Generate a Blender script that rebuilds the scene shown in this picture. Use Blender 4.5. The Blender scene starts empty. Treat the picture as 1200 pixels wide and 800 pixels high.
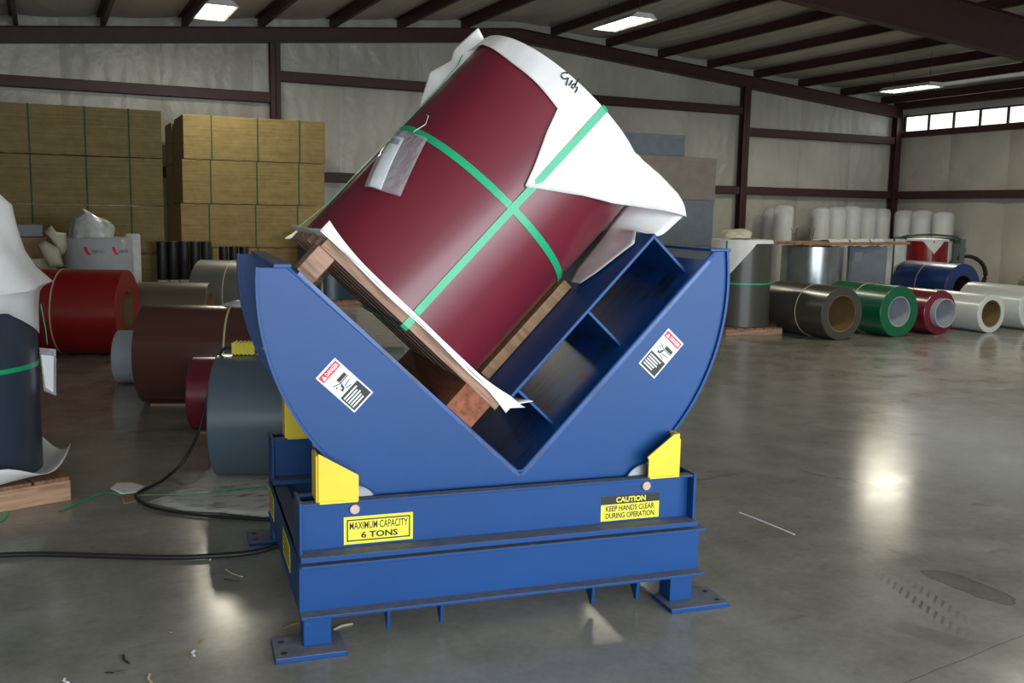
import bpy, bmesh, math, random
from mathutils import Vector, Matrix
random.seed(7)
R = math.radians
C = bpy.context.scene.collection
sc = bpy.context.scene

# ------------------------------------------------------------------ camera
H = 1.65
FPX, YAW, PITCH, ROLL = 1154.96, 0.4436, -0.13, 0.0177
_f = Vector((math.sin(YAW)*math.cos(PITCH), math.cos(YAW)*math.cos(PITCH), math.sin(PITCH)))
_r = Vector((math.cos(YAW), -math.sin(YAW), 0)); _u = _r.cross(_f)
RT = _r*math.cos(ROLL) + _u*math.sin(ROLL); UP = -_r*math.sin(ROLL) + _u*math.cos(ROLL); FW = _f
CAM = Vector((0, 0, H))
cam = bpy.data.cameras.new('camera'); cam.sensor_width = 36; cam.lens = FPX/1200*36
cam.clip_start = 0.05; cam.clip_end = 200
co = bpy.data.objects.new('camera', cam); C.objects.link(co)
m = Matrix((RT, UP, -FW)).transposed().to_4x4(); m.translation = CAM
co.matrix_world = m
sc.camera = co

# ------------------------------------------------------------------ light and exposure
sc.view_settings.view_transform = 'Standard'; sc.view_settings.look = 'None'
sc.view_settings.gamma = 1; sc.view_settings.use_curve_mapping = False
sc.view_settings.exposure = 0.2
w = bpy.data.worlds.new('world'); sc.world = w; w.use_nodes = True
w.node_tree.nodes['Background'].inputs[0].default_value = (.62, .78, 1, 1)
w.node_tree.nodes['Background'].inputs[1].default_value = 1.0

def area(name, loc, rot, sx, sy, energy, col, parent=None):
    l = bpy.data.lights.new(name, 'AREA'); l.shape = 'RECTANGLE'; l.size = sx; l.size_y = sy
    l.energy = energy; l.color = col
    o = bpy.data.objects.new(name, l); C.objects.link(o); o.location = loc; o.rotation_euler = rot
    if parent: o.parent = parent
    return o
DAY = (.86, .94, 1.0); TUBE = (1.0, .93, .74)
# daylight through the wide open loading door behind the camera
area('loading_door_offscreen', (3.4, -4.45, 1.55), (R(90), 0, 0), 12.0, 2.9, 900, DAY)
# daylight through the eave window strip of the right wall: the panes in view, and the strip going on past the frame
area('eave_window_daylight', (21.3, 17.9, 4.15), (0, R(62), 0), .4, 4.4, 9, DAY)
area('eave_window_offscreen', (21.3, 6.0, 4.15), (0, R(62), 0), .4, 19.0, 38, DAY)
LAMP_W = 75

# ------------------------------------------------------------------ pixel helpers (1200 x 800 frame)
def ray(x, y): return RT*((x-600)/FPX) - UP*((y-400)/FPX) + FW
def floor_at(x, y, z=0.0):
    d = ray(x, y); return CAM + d*((z-H)/d.z)
def on_y(x, y, Y):
    d = ray(x, y); return CAM + d*(Y/d.y)
def on_x(x, y, X):
    d = ray(x, y); return CAM + d*(X/d.x)
def above(base, y, x=None):                 # height of a pixel row over a known floor point
    b = Vector(base) - CAM
    lo, hi = -1.0, 8.0
    for _ in range(50):
        mid = (lo+hi)/2; q = Vector((b.x, b.y, mid-H))
        py = 400 - FPX*q.dot(UP)/q.dot(FW)
        if py > y: lo = mid
        else: hi = mid
    return lo

# ------------------------------------------------------------------ materials
def lin(c):
    return tuple(((v/255)/12.92 if v/255 <= .04045 else ((v/255+.055)/1.055)**2.4) for v in c[:3]) + (1,)
def nodes(name):
    mt = bpy.data.materials.new(name); mt.use_nodes = True
    nt = mt.node_tree; return mt, nt, nt.nodes['Principled BSDF']
def N(nt, t, **kw):
    n = nt.nodes.new(t)
    for k, v in kw.items():
        if isinstance(k, str) and hasattr(n, k): setattr(n, k, v)
    return n
def coords(nt, kind='Object', scale=(1, 1, 1)):
    tc = N(nt, 'ShaderNodeTexCoord'); mp = N(nt, 'ShaderNodeMapping'); mp.inputs['Scale'].default_value = scale
    nt.links.new(tc.outputs[kind], mp.inputs['Vector']); return mp.outputs[0]
def noise(nt, vec, scale, detail=4, rough=.55):
    n = N(nt, 'ShaderNodeTexNoise'); n.inputs['Scale'].default_value = scale
    n.inputs['Detail'].default_value = detail; n.inputs['Roughness'].default_value = rough
    nt.links.new(vec, n.inputs['Vector']); return n.outputs[0]
def ramp(nt, fac, stops):
    r = N(nt, 'ShaderNodeValToRGB'); e = r.color_ramp.elements
    while len(e) < len(stops): e.new(.5)
    for i, (p, c) in enumerate(stops):
        e[i].position = p; e[i].color = c if len(c) == 4 else tuple(c)+(1,)
    nt.links.new(fac, r.inputs[0]); return r.outputs[0]
def mix(nt, fac, a, b, mode='MIX'):
    n = N(nt, 'ShaderNodeMix'); n.data_type = 'RGBA'; n.blend_type = mode
    for s, v in ((n.inputs[0], fac), (n.inputs[6], a), (n.inputs[7], b)):
        if hasattr(v, 'links') or hasattr(v, 'is_linked'): nt.links.new(v, s)
        else: s.default_value = v
    return n.outputs[2]
def math_(nt, op, a, b=None, clamp=False):
    n = N(nt, 'ShaderNodeMath'); n.operation = op; n.use_clamp = clamp
    for i, v in enumerate((a, b)):
        if v is None: continue
        if hasattr(v, 'is_linked'): nt.links.new(v, n.inputs[i])
        else: n.inputs[i].default_value = v
    return n.outputs[0]
def bump(nt, bsdf, height, strength=.3, dist=.01):
    b = N(nt, 'ShaderNodeBump'); b.inputs['Strength'].default_value = strength; b.inputs['Distance'].default_value = dist
    nt.links.new(height, b.inputs['Height']); nt.links.new(b.outputs[0], bsdf.inputs['Normal'])
def S(c, k): return tuple(min(255, v*k) for v in c)
def mat(name, col, rough=.5, metal=0.0, var=.12, scale=6, stretch=(1, 1, 1), bmp=0.0, bscale=40, spec=.5, dust=None, coat=0.0, em=0.0):
    mt, nt, b = nodes(name)
    v = coords(nt, 'Object', stretch)
    n1 = noise(nt, v, scale)
    c = ramp(nt, n1, [(.3, lin(S(col, 1-var))), (.7, lin(S(col, 1+var*.6)))])
    if dust:
        g = N(nt, 'ShaderNodeNewGeometry'); sx = N(nt, 'ShaderNodeSeparateXYZ'); nt.links.new(g.outputs['Normal'], sx.inputs[0])
        n2 = noise(nt, v, 22, 6, .7)
        f = math_(nt, 'MULTIPLY', math_(nt, 'GREATER_THAN', sx.outputs[2], .75), ramp(nt, n2, [(.3, (.35, .35, .35)), (.6, (.9, .9, .9))]))
        n3 = ramp(nt, noise(nt, v, 60, 5, .7), [(.68, (0, 0, 0)), (.74, (.35, .35, .35))])
        f = math_(nt, 'MAXIMUM', f, n3)
        c = mix(nt, f, c, lin(dust))
        rr = math_(nt, 'ADD', math_(nt, 'MULTIPLY', f, .4), rough, True); nt.links.new(rr, b.inputs['Roughness'])
    else:
        b.inputs['Roughness'].default_value = rough
    nt.links.new(c, b.inputs['Base Color'])
    b.inputs['Metallic'].default_value = metal; b.inputs['Specular IOR Level'].default_value = spec
    b.inputs['Coat Weight'].default_value = coat; b.inputs['Coat Roughness'].default_value = .15
    if bmp: bump(nt, b, noise(nt, v, bscale), bmp, .01)
    if em:
        b.inputs['Emission Color'].default_value = lin(col); b.inputs['Emission Strength'].default_value = em
    return mt

def concrete():
    mt, nt, b = nodes('polished_concrete')
    v = coords(nt)
    big = noise(nt, v, .35, 5, .6); med = noise(nt, v, 2.2, 6, .65); fine = noise(nt, v, 28, 6, .7)
    c = ramp(nt, big, [(.3, lin((130, 126, 115))), (.7, lin((162, 161, 156)))])
    c = mix(nt, .68, c, ramp(nt, med, [(.3, lin((116, 111, 99))), (.65, lin((164, 161, 152)))]))
    c = mix(nt, .25, c, ramp(nt, fine, [(.3, lin((92, 89, 82))), (.7, lin((150, 148, 142)))]))
    # dark scuffs drawn along the traffic direction
    sv = coords(nt, 'Object', (.5, 2.2, 1)); sm = ramp(nt, noise(nt, sv, 1.3, 7, .7), [(.60, (0, 0, 0)), (.72, (.75, .75, .75))])
    c = mix(nt, sm, c, lin((84, 81, 72)))
    spot = ramp(nt, noise(nt, v, 1.9, 3, .5), [(.70, (0, 0, 0)), (.76, (.45, .45, .45))])
    c = mix(nt, spot, c, lin((58, 55, 49)))
    def local(px, py, px2, py2):
        a, q = floor_at(px, py), floor_at(px2, py2)
        d = q-a; ang = math.atan2(d.y, d.x)
        tc = N(nt, 'ShaderNodeTexCoord')
        w1 = N(nt, 'ShaderNodeVectorMath'); w1.operation = 'SUBTRACT'; w1.inputs[1].default_value = (a+q)/2
        nt.links.new(tc.outputs['Object'], w1.inputs[0])
        rt = N(nt, 'ShaderNodeVectorRotate'); rt.rotation_type = 'Z_AXIS'; rt.inputs['Angle'].default_value = -ang
        nt.links.new(w1.outputs[0], rt.inputs['Vector'])
        s = N(nt, 'ShaderNodeSeparateXYZ'); nt.links.new(rt.outputs[0], s.inputs[0]); return s.outputs[0], s.outputs[1], d.length
    def band(val, half, soft):                 # 1 inside |val|<half
        return math_(nt, 'MULTIPLY', math_(nt, 'SUBTRACT', half, math_(nt, 'ABSOLUTE', val)), 1/soft, True)
    # oil stain with a dark rim
    x, y, L = local(1085, 668, 1192, 708)
    d = math_(nt, 'ADD', math_(nt, 'POWER', math_(nt, 'MULTIPLY', math_(nt, 'ABSOLUTE', x), 2/L), 2),
              math_(nt, 'POWER', math_(nt, 'MULTIPLY', math_(nt, 'ABSOLUTE', y), 1/.085), 2))
    d = math_(nt, 'ADD', d, math_(nt, 'MULTIPLY', math_(nt, 'SUBTRACT', noise(nt, v, 5, 3), .5), 2.2))
    c = mix(nt, ramp(nt, d, [(.0, (.35,)*3), (.75, (.42,)*3), (.95, (.75,)*3), (1.0, (0,)*3)]), c, lin((78, 76, 70)))
    # tyre tread print
    for off in (0, .1):
        x, y, L = local(1030, 664, 1152, 750)
        yy = math_(nt, 'ADD', y, -off+.05)
        sk = math_(nt, 'ADD', x, math_(nt, 'MULTIPLY', yy, 1.3))
        tread = math_(nt, 'GREATER_THAN', math_(nt, 'FRACT', math_(nt, 'MULTIPLY', sk, 1/.055)), .62)
        k = math_(nt, 'MULTIPLY', math_(nt, 'MULTIPLY', band(yy, .03, .006), band(x, L/2*(1-off*3.4), .3)), tread)
        c = mix(nt, math_(nt, 'MULTIPLY', k, .55), c, lin((62, 60, 55)))
    # a faint grey patch and a control joint
    x, y, L = local(1040, 728, 1142, 760)
    c = mix(nt, math_(nt, 'MULTIPLY', math_(nt, 'MULTIPLY', band(x, L/2, .05), band(y, .07, .02)), math_(nt, 'MULTIPLY', med, .5)), c, lin((88, 86, 80)))
    x, y, L = local(1060, 800, 1200, 744)
    c = mix(nt, math_(nt, 'MULTIPLY', band(math_(nt, 'ADD', y, math_(nt, 'MULTIPLY', math_(nt, 'SUBTRACT', med, .5), .03)), .004, .002), .5), c, lin((70, 68, 62)))
    x, y, L = local(935, 551, 1075, 580)
    c = mix(nt, math_(nt, 'MULTIPLY', math_(nt, 'MULTIPLY', band(math_(nt, 'ADD', y, math_(nt, 'MULTIPLY', math_(nt, 'SUBTRACT', noise(nt, v, 2), .5), .5)), .008, .004), band(x, L*.6, .1)), .5), c, lin((70, 68, 62)))
    nt.links.new(c, b.inputs['Base Color'])
    nt.links.new(ramp(nt, med, [(.3, (.13,)*3), (.7, (.22,)*3)]), b.inputs['Roughness'])
    b.inputs['Specular IOR Level'].default_value = .30
    bump(nt, b, fine, .05, .004)
    return mt

def insulation(name, col, sc_=(1, 1, 1), rough=.38, strength=.5):
    mt, nt, b = nodes(name)
    v = coords(nt, 'Object', sc_)
    n1 = noise(nt, v, .6, 3); n2 = noise(nt, v, 2.6, 5, .6)
    c = ramp(nt, n1, [(.3, lin(S(col, .9))), (.7, lin(S(col, 1.05)))])
    nt.links.new(c, b.inputs['Base Color']); b.inputs['Roughness'].default_value = rough
    vo = N(nt, 'ShaderNodeTexWave'); vo.inputs['Scale'].default_value = .9; vo.inputs['Distortion'].default_value = 9; vo.inputs['Detail'].default_value = 3
    nt.links.new(v, vo.inputs['Vector'])
    hgt = math_(nt, 'ADD', n2, math_(nt, 'MULTIPLY', vo.outputs['Fac'], .35))
    bump(nt, b, hgt, strength, .06)
    return mt

def layered(name, col, dark):
    mt, nt, b = nodes(name)
    v = coords(nt, 'Object', (1.2, 1.2, 60)); v2 = coords(nt)
    n1 = noise(nt, v, 1.0, 5, .7); n2 = noise(nt, v2, 9, 4)
    c = mix(nt, ramp(nt, n1, [(.35, (0,)*3), (.65, (1,)*3)]), lin(dark), lin(col))
    c = mix(nt, .3, c, ramp(nt, n2, [(.3, lin(S(col, .75))), (.7, lin(S(col, 1.1)))]))
    nt.links.new(c, b.inputs['Base Color']); b.inputs['Roughness'].default_value = .8
    bump(nt, b, n1, .4, .006)
    return mt

def wood(name, col, dark, axis=0):
    mt, nt, b = nodes(name)
    st = [14, 14, 14]; st[axis] = 1.4
    v = coords(nt, 'Object', tuple(st)); n1 = noise(nt, v, 2.2, 6, .65)
    c = ramp(nt, n1, [(.28, lin(dark)), (.55, lin(col)), (.8, lin(S(col, 1.12)))])
    nt.links.new(c, b.inputs['Base Color']); b.inputs['Roughness'].default_value = .75
    bump(nt, b, n1, .35, .004)
    return mt

def film(name, alpha=.75, col=(235, 240, 245), rough=.15):
    mt, nt, b = nodes(name)
    b.inputs['Base Color'].default_value = lin(col); b.inputs['Roughness'].default_value = rough
    b.inputs['Alpha'].default_value = 1-alpha
    v = coords(nt); bump(nt, b, noise(nt, v, 9, 4), .8, .03)
    return mt

def worn():                                    # rubbed steel of the cradle table
    mt, nt, b = nodes('worn_blue_steel')
    v = coords(nt, 'Object', (3, 12, 3)); n1 = noise(nt, v, 2.0, 7, .7); n2 = noise(nt, coords(nt), 5, 5, .65)
    f = ramp(nt, math_(nt, 'ADD', math_(nt, 'MULTIPLY', n1, .5), math_(nt, 'MULTIPLY', n2, .5)), [(.50, (0,)*3), (.58, (1,)*3)])
    c = mix(nt, f, lin((20, 70, 136)), lin((38, 42, 54)))
    c = mix(nt, ramp(nt, noise(nt, coords(nt), 30, 5, .7), [(.66, (0,)*3), (.72, (.8,)*3)]), c, lin((150, 135, 115)))
    nt.links.new(c, b.inputs['Base Color']); b.inputs['Roughness'].default_value = .30
    return mt

def paper_mat(name, col, strength=.25):
    mt, nt, b = nodes(name)
    v = coords(nt); n1 = noise(nt, v, 5, 3, .5)
    nt.links.new(ramp(nt, n1, [(.3, lin(S(col, .95))), (.7, lin(col))]), b.inputs['Base Color'])
    b.inputs['Roughness'].default_value = .6
    bump(nt, b, n1, strength, .03); return mt

def marked_paper():
    mt, nt, b = nodes('scuffed_paper')
    v = coords(nt); sv = coords(nt, 'Object', (2, 7, 1))
    f = ramp(nt, noise(nt, sv, 2.2, 6, .7), [(.52, (0,)*3), (.62, (.8,)*3)])
    nt.links.new(mix(nt, f, lin((205, 202, 196)), lin((92, 90, 90))), b.inputs['Base Color'])
    b.inputs['Roughness'].default_value = .7; bump(nt, b, noise(nt, v, 6, 4), .4, .02); return mt

M = {}
M['floor'] = concrete()
M['wall'] = insulation('white_insulation_facing', (184, 181, 172), strength=.55)
M['roof'] = insulation('roof_insulation_facing', (184, 181, 172), (1, .4, 1), .45, .5)
M['steel'] = mat('red_oxide_steel', (62, 34, 32), .55, var=.1)
M['blue'] = mat('blue_enamel', (8, 66, 126), .42, var=.05, scale=2, dust=(120, 118, 118), spec=.35)
M['bluein'] = mat('blue_enamel_plain', (8, 66, 126), .42, var=.05, scale=2, spec=.35)
M['worn'] = worn()
M['yellow'] = mat('yellow_enamel', (240, 208, 48), .4, var=.04)
M['galv'] = mat('galvanised', (170, 176, 178), .28, metal=.85, var=.08)
M['zinc'] = mat('zinc_steel', (120, 124, 126), .45, metal=.6)
M['pin'] = mat('bolt_steel', (190, 165, 150), .4, metal=.4)
M['black'] = mat('black_rubber', (22, 22, 24), .5)
M['ink'] = mat('black_ink', (14, 14, 14), .5, var=0)
M['white'] = mat('white_print', (240, 240, 240), .5, var=.01)
M['redp'] = mat('red_print', (214, 40, 60), .5, var=.01)
M['yelp'] = mat('yellow_print', (240, 226, 62), .45, var=.02)
M['green'] = mat('green_strap', (34, 170, 118), .35, var=.04)
M['greend'] = mat('dark_green_strap', (30, 84, 46), .7, var=.05)
M['cream'] = mat('cream_strap', (206, 196, 160), .5, var=.05)
M['paper'] = paper_mat('white_paper', (243, 241, 238))
M['creamp'] = paper_mat('cream_paper', (205, 200, 170))
M['mark'] = marked_paper()
M['film'] = film('clear_film', .60)
M['pouch'] = film('clear_pouch', .80, rough=.1)
M['wood'] = wood('pallet_wood', (168, 132, 110), (84, 58, 44))
M['palewood'] = wood('pale_pallet_wood', (190, 150, 118), (140, 98, 70))
M['woody'] = wood('pallet_wood_cross', (150, 108, 82), (80, 54, 40), 1)
M['woodred'] = wood('red_block_wood', (146, 84, 56), (88, 46, 30), 1)
M['tanwood'] = wood('tan_board', (176, 140, 104), (120, 88, 62))
M['tan'] = layered('tan_board_stack', (150, 130, 82), (112, 94, 56))
M['card'] = mat('cardboard', (150, 120, 88), .8, var=.1)
M['core'] = mat('fibre_core', (132, 104, 70), .75, var=.1)
M['corew'] = mat('pale_core', (176, 180, 190), .6, var=.05)
M['wrapw'] = mat('printed_film', (176, 178, 180), .3, var=.05)
M['crate'] = mat('taupe_carton', (150, 138, 128), .7, var=.06)
M['crateb'] = mat('blue_grey_carton', (122, 130, 138), .6, var=.06)
M['bag'] = mat('plastic_bag', (190, 190, 188), .25, var=.15, bmp=1.0, bscale=6)
M['lampw'] = mat('lamp_housing', (210, 208, 200), .5)
M['machgreen'] = mat('green_rack_paint', (20, 62, 44), .45)
M['dkblock'] = mat('grey_wrapped_block', (92, 96, 96), .35)
M['insw'] = mat('fibreglass_roll', (210, 212, 206), .6, var=.08)
def emit(name, col, s):
    mt, nt, b = nodes(name); b.inputs['Base Color'].default_value = lin(col)
    b.inputs['Emission Color'].default_value = lin(col); b.inputs['Emission Strength'].default_value = s; return mt
M['tube'] = emit('lamp_diffuser', (255, 252, 236), 9)
M['pane'] = emit('daylit_pane', (246, 250, 246), 1.25)

def coilmat(name, col, rough=.3, metal=.0):
    return mat(name, col, rough, metal, var=.04, scale=1.5, stretch=(.4, 3, 3), coat=.15)

# ------------------------------------------------------------------ mesh helpers
class B:
    def __init__(s): s.v = []; s.f = []
    def add(s, vs, fs):
        o = len(s.v); s.v += [tuple(q) for q in vs]; s.f += [tuple(i+o for i in f) for f in fs]; return s
    def box(s, x0, x1, y0, y1, z0, z1):
        return s.add([(x0, y0, z0), (x1, y0, z0), (x1, y1, z0), (x0, y1, z0), (x0, y0, z1), (x1, y0, z1), (x1, y1, z1), (x0, y1, z1)],
                     [(0, 3, 2, 1), (4, 5, 6, 7), (0, 1, 5, 4), (1, 2, 6, 5), (2, 3, 7, 6), (3, 0, 4, 7)])
    def prism(s, poly, y0, y1, fn=lambda u, y, w: (u, y, w)):       # polygon in (u,w), extruded over y
        n = len(poly)
        vs = [fn(u, y0, w) for u, w in poly] + [fn(u, y1, w) for u, w in poly]
        return s.add(vs, [tuple(range(n)), tuple(range(2*n-1, n-1, -1))] + [(i, i+n, (i+1) % n+n, (i+1) % n) for i in range(n)])
    def sweep(s, pts, prof, closed=False, up=Vector((0, 0, 1))):    # profile [(side, up)] swept along points
        pts = [Vector(p) for p in pts]; n = len(pts); k = len(prof); vs = []
        for i, p in enumerate(pts):
            a = pts[i-1] if (i > 0 or closed) else p; b_ = pts[(i+1) % n] if (i < n-1 or closed) else p
            t = (b_-a).normalized(); uu = up(p, i) if callable(up) else up
            sd = t.cross(uu)
            if sd.length < 1e-5: sd = t.cross(Vector((1, 0, 0)))
            sd.normalize(); u2 = sd.cross(t)
            vs += [p+sd*x+u2*y for x, y in prof]
        fs = [(i*k+j, i*k+(j+1) % k, ((i+1) % n)*k+(j+1) % k, ((i+1) % n)*k+j) for i in range(n if closed else n-1) for j in range(k)]
        if not closed: fs += [tuple(range(k-1, -1, -1)), tuple(range((n-1)*k, n*k))]
        return s.add(vs, fs)
    def tube(s, pts, r, k=8, closed=False):
        return s.sweep(pts, [(r*math.cos(6.28318*j/k), r*math.sin(6.28318*j/k)) for j in range(k)], closed)
    def rev(s, prof, n=48, axis='z', c=(0, 0, 0), close=False):     # profile [(radius, height)] turned about an axis
        k = len(prof); vs = []
        for i in range(n):
            a = 2*math.pi*i/n
            for r, h in prof:
                x, y = r*math.cos(a), r*math.sin(a)
                q = {'z': (x, y, h), 'x': (h, x, y), 'y': (y, h, x)}[axis]
                vs.append((q[0]+c[0], q[1]+c[1], q[2]+c[2]))
        fs = [(i*k+j, ((i+1) % n)*k+j, ((i+1) % n)*k+(j+1) % k, i*k+(j+1) % k) for i in range(n) for j in range(k if close else k-1)]
        if not close:
            if prof[0][0] > 1e-6: fs.append(tuple(i*k for i in range(n-1, -1, -1)))
            if prof[-1][0] > 1e-6: fs.append(tuple(i*k+k-1 for i in range(n)))
        return s.add(vs, fs)
    def ring(s, ro, ri, h0, h1, n=56, axis='z', c=(0, 0, 0), ch=.004):
        return s.rev([(ri, h0), (ro-ch, h0), (ro, h0+ch), (ro, h1-ch), (ro-ch, h1), (ri, h1)], n, axis, c, True)
    def grid(s, fn, nu, nv):
        vs = [fn(i/nu, j/nv) for i in range(nu+1) for j in range(nv+1)]
        return s.add(vs, [(i*(nv+1)+j, (i+1)*(nv+1)+j, (i+1)*(nv+1)+j+1, i*(nv+1)+j+1) for i in range(nu) for j in range(nv)])
    def build(s, name, mt, parent=None, smooth=None, bevel=0, solid=0, fix=True):
        me = bpy.data.meshes.new(name); me.from_pydata(s.v, [], s.f)
        bm = bmesh.new(); bm.from_mesh(me)
        if solid == 0 and fix: bmesh.ops.recalc_face_normals(bm, faces=bm.faces)
        bm.to_mesh(me); bm.free()
        if smooth:
            me.shade_smooth(); me.set_sharp_from_angle(angle=R(smooth))
        me.materials.append(M[mt] if isinstance(mt, str) else mt)
        o = bpy.data.objects.new(name, me); C.objects.link(o)
        if parent: o.parent = parent
        if bevel:
            md = o.modifiers.new('bevel', 'BEVEL'); md.width = bevel; md.segments = 2; md.limit_method = 'ANGLE'; md.angle_limit = R(50)
        if solid:
            md = o.modifiers.new('solid', 'SOLIDIFY'); md.thickness = solid; md.offset = 0
        return o
def thing(name, label, cat, loc=(0, 0, 0), rz=0, group=None):
    o = bpy.data.objects.new(name, None); C.objects.link(o); o.empty_display_size = .1
    o.location = loc; o.rotation_euler = (0, 0, rz); tag(o, label, cat, group); return o
def tag(o, label, cat, group=None):
    o['label'] = label; o['category'] = cat
    if group: o['group'] = group
    return o
def struct(o): o['kind'] = 'structure'; return o
def dup(o, parent=None):
    c = o.copy(); C.objects.link(c); c.parent = parent
    for ch in o.children: dup(ch, c)
    return c
def text(name, body, mt, parent, org, ex, ey, box, bold=0.0, depth=.0006):
    """lettering fitted to box (x0,y0,x1,y1) of the plane org + x*ex + y*ey"""
    cu = bpy.data.curves.new('t', 'FONT'); cu.body = body; cu.offset = bold; cu.resolution_u = 3
    ob = bpy.data.objects.new('t', cu); C.objects.link(ob)
    dg = bpy.context.evaluated_depsgraph_get(); me = bpy.data.meshes.new_from_object(ob.evaluated_get(dg))
    bpy.data.objects.remove(ob)
    xs = [v.co.x for v in me.vertices]; ys = [v.co.y for v in me.vertices]
    sx = (box[2]-box[0])/(max(xs)-min(xs)); sy = (box[3]-box[1])/(max(ys)-min(ys))
    org, ex, ey = Vector(org), Vector(ex), Vector(ey); nz = ex.cross(ey).normalized()
    for v in me.vertices:
        v.co = org + ex*(box[0]+(v.co.x-min(xs))*sx) + ey*(box[1]+(v.co.y-min(ys))*sy) + nz*depth
    me.materials.append(M[mt]); o = bpy.data.objects.new(name, me); C.objects.link(o); o.parent = parent; return o
def plate(name, mt, parent, org, ex, ey, poly, t0, t1, **kw):       # flat shape in a plane
    org, ex, ey = Vector(org), Vector(ex), Vector(ey); nz = ex.cross(ey).normalized()
    b = B(); n = len(poly)
    vs = [org+ex*x+ey*y+nz*t for t in (t0, t1) for x, y in poly]
    b.add(vs, [tuple(range(n-1, -1, -1)), tuple(range(n, 2*n))] + [(i, (i+1) % n, (i+1) % n+n, i+n) for i in range(n)])
    return b.build(name, mt, parent, **kw)
def rect(x0, y0, x1, y1): return [(x0, y0), (x1, y0), (x1, y1), (x0, y1)]

# ================================================================== the building
YW, XW, XL, YF = 20.5, 21.4, -3.2, -4.5
RX, RZ, SL = 9.7, 5.40, .088                   # ridge position, underside of the end rafter, roof pitch
rz_ = lambda x: RZ - SL*abs(x-RX)              # underside of end-wall rafter
pz_ = lambda x: rz_(x)+.29                     # underside of purlins
cz_ = lambda x: pz_(x)+.20                     # roof insulation
fl = struct(B().box(XL-.2, XW+.2, YF-6, YW+.2, -.2, 0).build('floor', 'floor'))

def puffed(w_, h0, h1, depth=.05):             # insulation panel, bulging between its seams
    def fn(a, b_):
        x = (a-.5)*w_; z = h0+(h1-h0)*b_
        return (x, -depth*(1-abs(2*a-1)**4)-.006*math.sin(z*5+a*7), z)
    return fn
wb = struct(B().prism([(XL, 0), (XW, 0), (XW, cz_(XW)+.06), (RX, cz_(RX)+.06), (XL, cz_(XL)+.06)], YW+.06, YW+.2).build('wall_back', 'wall'))
pw = 1.76; x0 = on_y(190, 150, YW).x
xs = [x0+pw*k for k in range(-20, 20) if XL < x0+pw*k+pw/2 < XW]
for i, x in enumerate(xs):
    xa, xb = max(x, XL), min(x+pw, XW)
    o = B().grid(puffed(xb-xa, 0, 1), 16, 24)
    o.v = [((p[0]+(xa+xb)/2), YW+.05+p[1], p[2]*(cz_(p[0]+(xa+xb)/2)-.02)) for p in o.v]
    o.build('insulation_panel', 'wall', wb, smooth=60)
wr = struct(B().box(XW+.06, XW+.2, YF, YW+.2, 0, cz_(XW)+.06).build('wall_right', 'wall'))
ys = [YW-pw*(k+1) for k in range(15)]
pan = None
for y in ys:
    if pan is None:
        o = B().grid(puffed(pw, 0, 3.86), 16, 24); o.v = [(XW+.05+p[1], -p[0], p[2]) for p in o.v]
        pan = o.build('insulation_panel', 'wall', wr, smooth=60)
    else:
        q = pan.copy(); C.objects.link(q); q.parent = wr
    (pan if y == ys[0] else q).location = (0, y+pw/2, 0)
wl = struct(B().box(XL-.2, XL, YF, YW+.2, 0, cz_(XL)+.1).build('wall_left', 'wall'))
wf = struct(B().box(XL, -2.6, YF-.2, YF, 0, cz_(XL)).box(9.4, XW, YF-.2, YF, 0, cz_(XW)).build('wall_front', 'wall'))
B().prism([(-2.6, 3.05), (9.4, 3.05), (9.4, cz_(9.4)), (-2.6, cz_(-2.6))], YF-.2, YF).build('wall_header', 'wall', wf)
B().prism([(9.4, cz_(XW)), (XW, cz_(XW)), (RX, cz_(RX)), (9.4, cz_(9.4))], YF-.2, YF).build('gable', 'wall', wf)

# roof: insulation between the purlins, each bay its own panel
ce = struct(B().prism([(XL-.2, cz_(XL)+.05), (RX, cz_(RX)+.05), (XW+.2, cz_(XW)+.05), (XW+.2, cz_(XW)+.15), (RX, cz_(RX)+.15), (XL-.2, cz_(XL)+.15)], YF-.2, YW+.2).build('ceiling', 'roof'))
px_ = [-.33+1.452*k for k in range(-1, 7)] + [10.58+1.445*k for k in range(8)]
def cee(b, x, z, y0, y1, s):                   # Z-section purlin
    return b.box(x-.006, x+.006, y0, y1, z, z+.2).box(min(x, x+s*.075), max(x, x+s*.075), y0, y1, z, z+.008).box(min(x, x-s*.075), max(x, x-s*.075), y0, y1, z+.19, z+.198)
for x in px_:
    cee(B(), x, pz_(x), YF, YW, 1 if x < RX else -1).build('purlin', 'steel', ce)
for a, b_ in zip([XL]+px_, px_+[XW]):
    g = B().grid(lambda u, v, a=a, b_=b_: (a+(b_-a)*u, YF+(YW-YF)*v, cz_(a+(b_-a)*u)+.03-.05*(1-abs(2*u-1)**2)+.006*math.sin(v*90+a)), 6, 40)
    g.build('insulation_panel', 'roof', ce, smooth=60)
def rafter(y, zt, d, name='rafter'):           # I-section following the roof slope, zt = offset of its top
    b = B()
    for xa, xb in ((XL, RX), (RX, XW)):
        za, zb = pz_(xa)+zt, pz_(xb)+zt
        P_ = lambda t0, t1, h: b.prism([(xa, za-t0), (xb, zb-t0), (xb, zb-t1), (xa, za-t1)], y-h, y+h)
        P_(0, .014, .1); P_(d-.014, d, .1); P_(.014, d-.014, .006)
    return b.build(name, 'steel', ce)
rafter(YW-.13, 0, .29); rafter(12.3, 0, .70); rafter(4.3, 0, .70)
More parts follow.
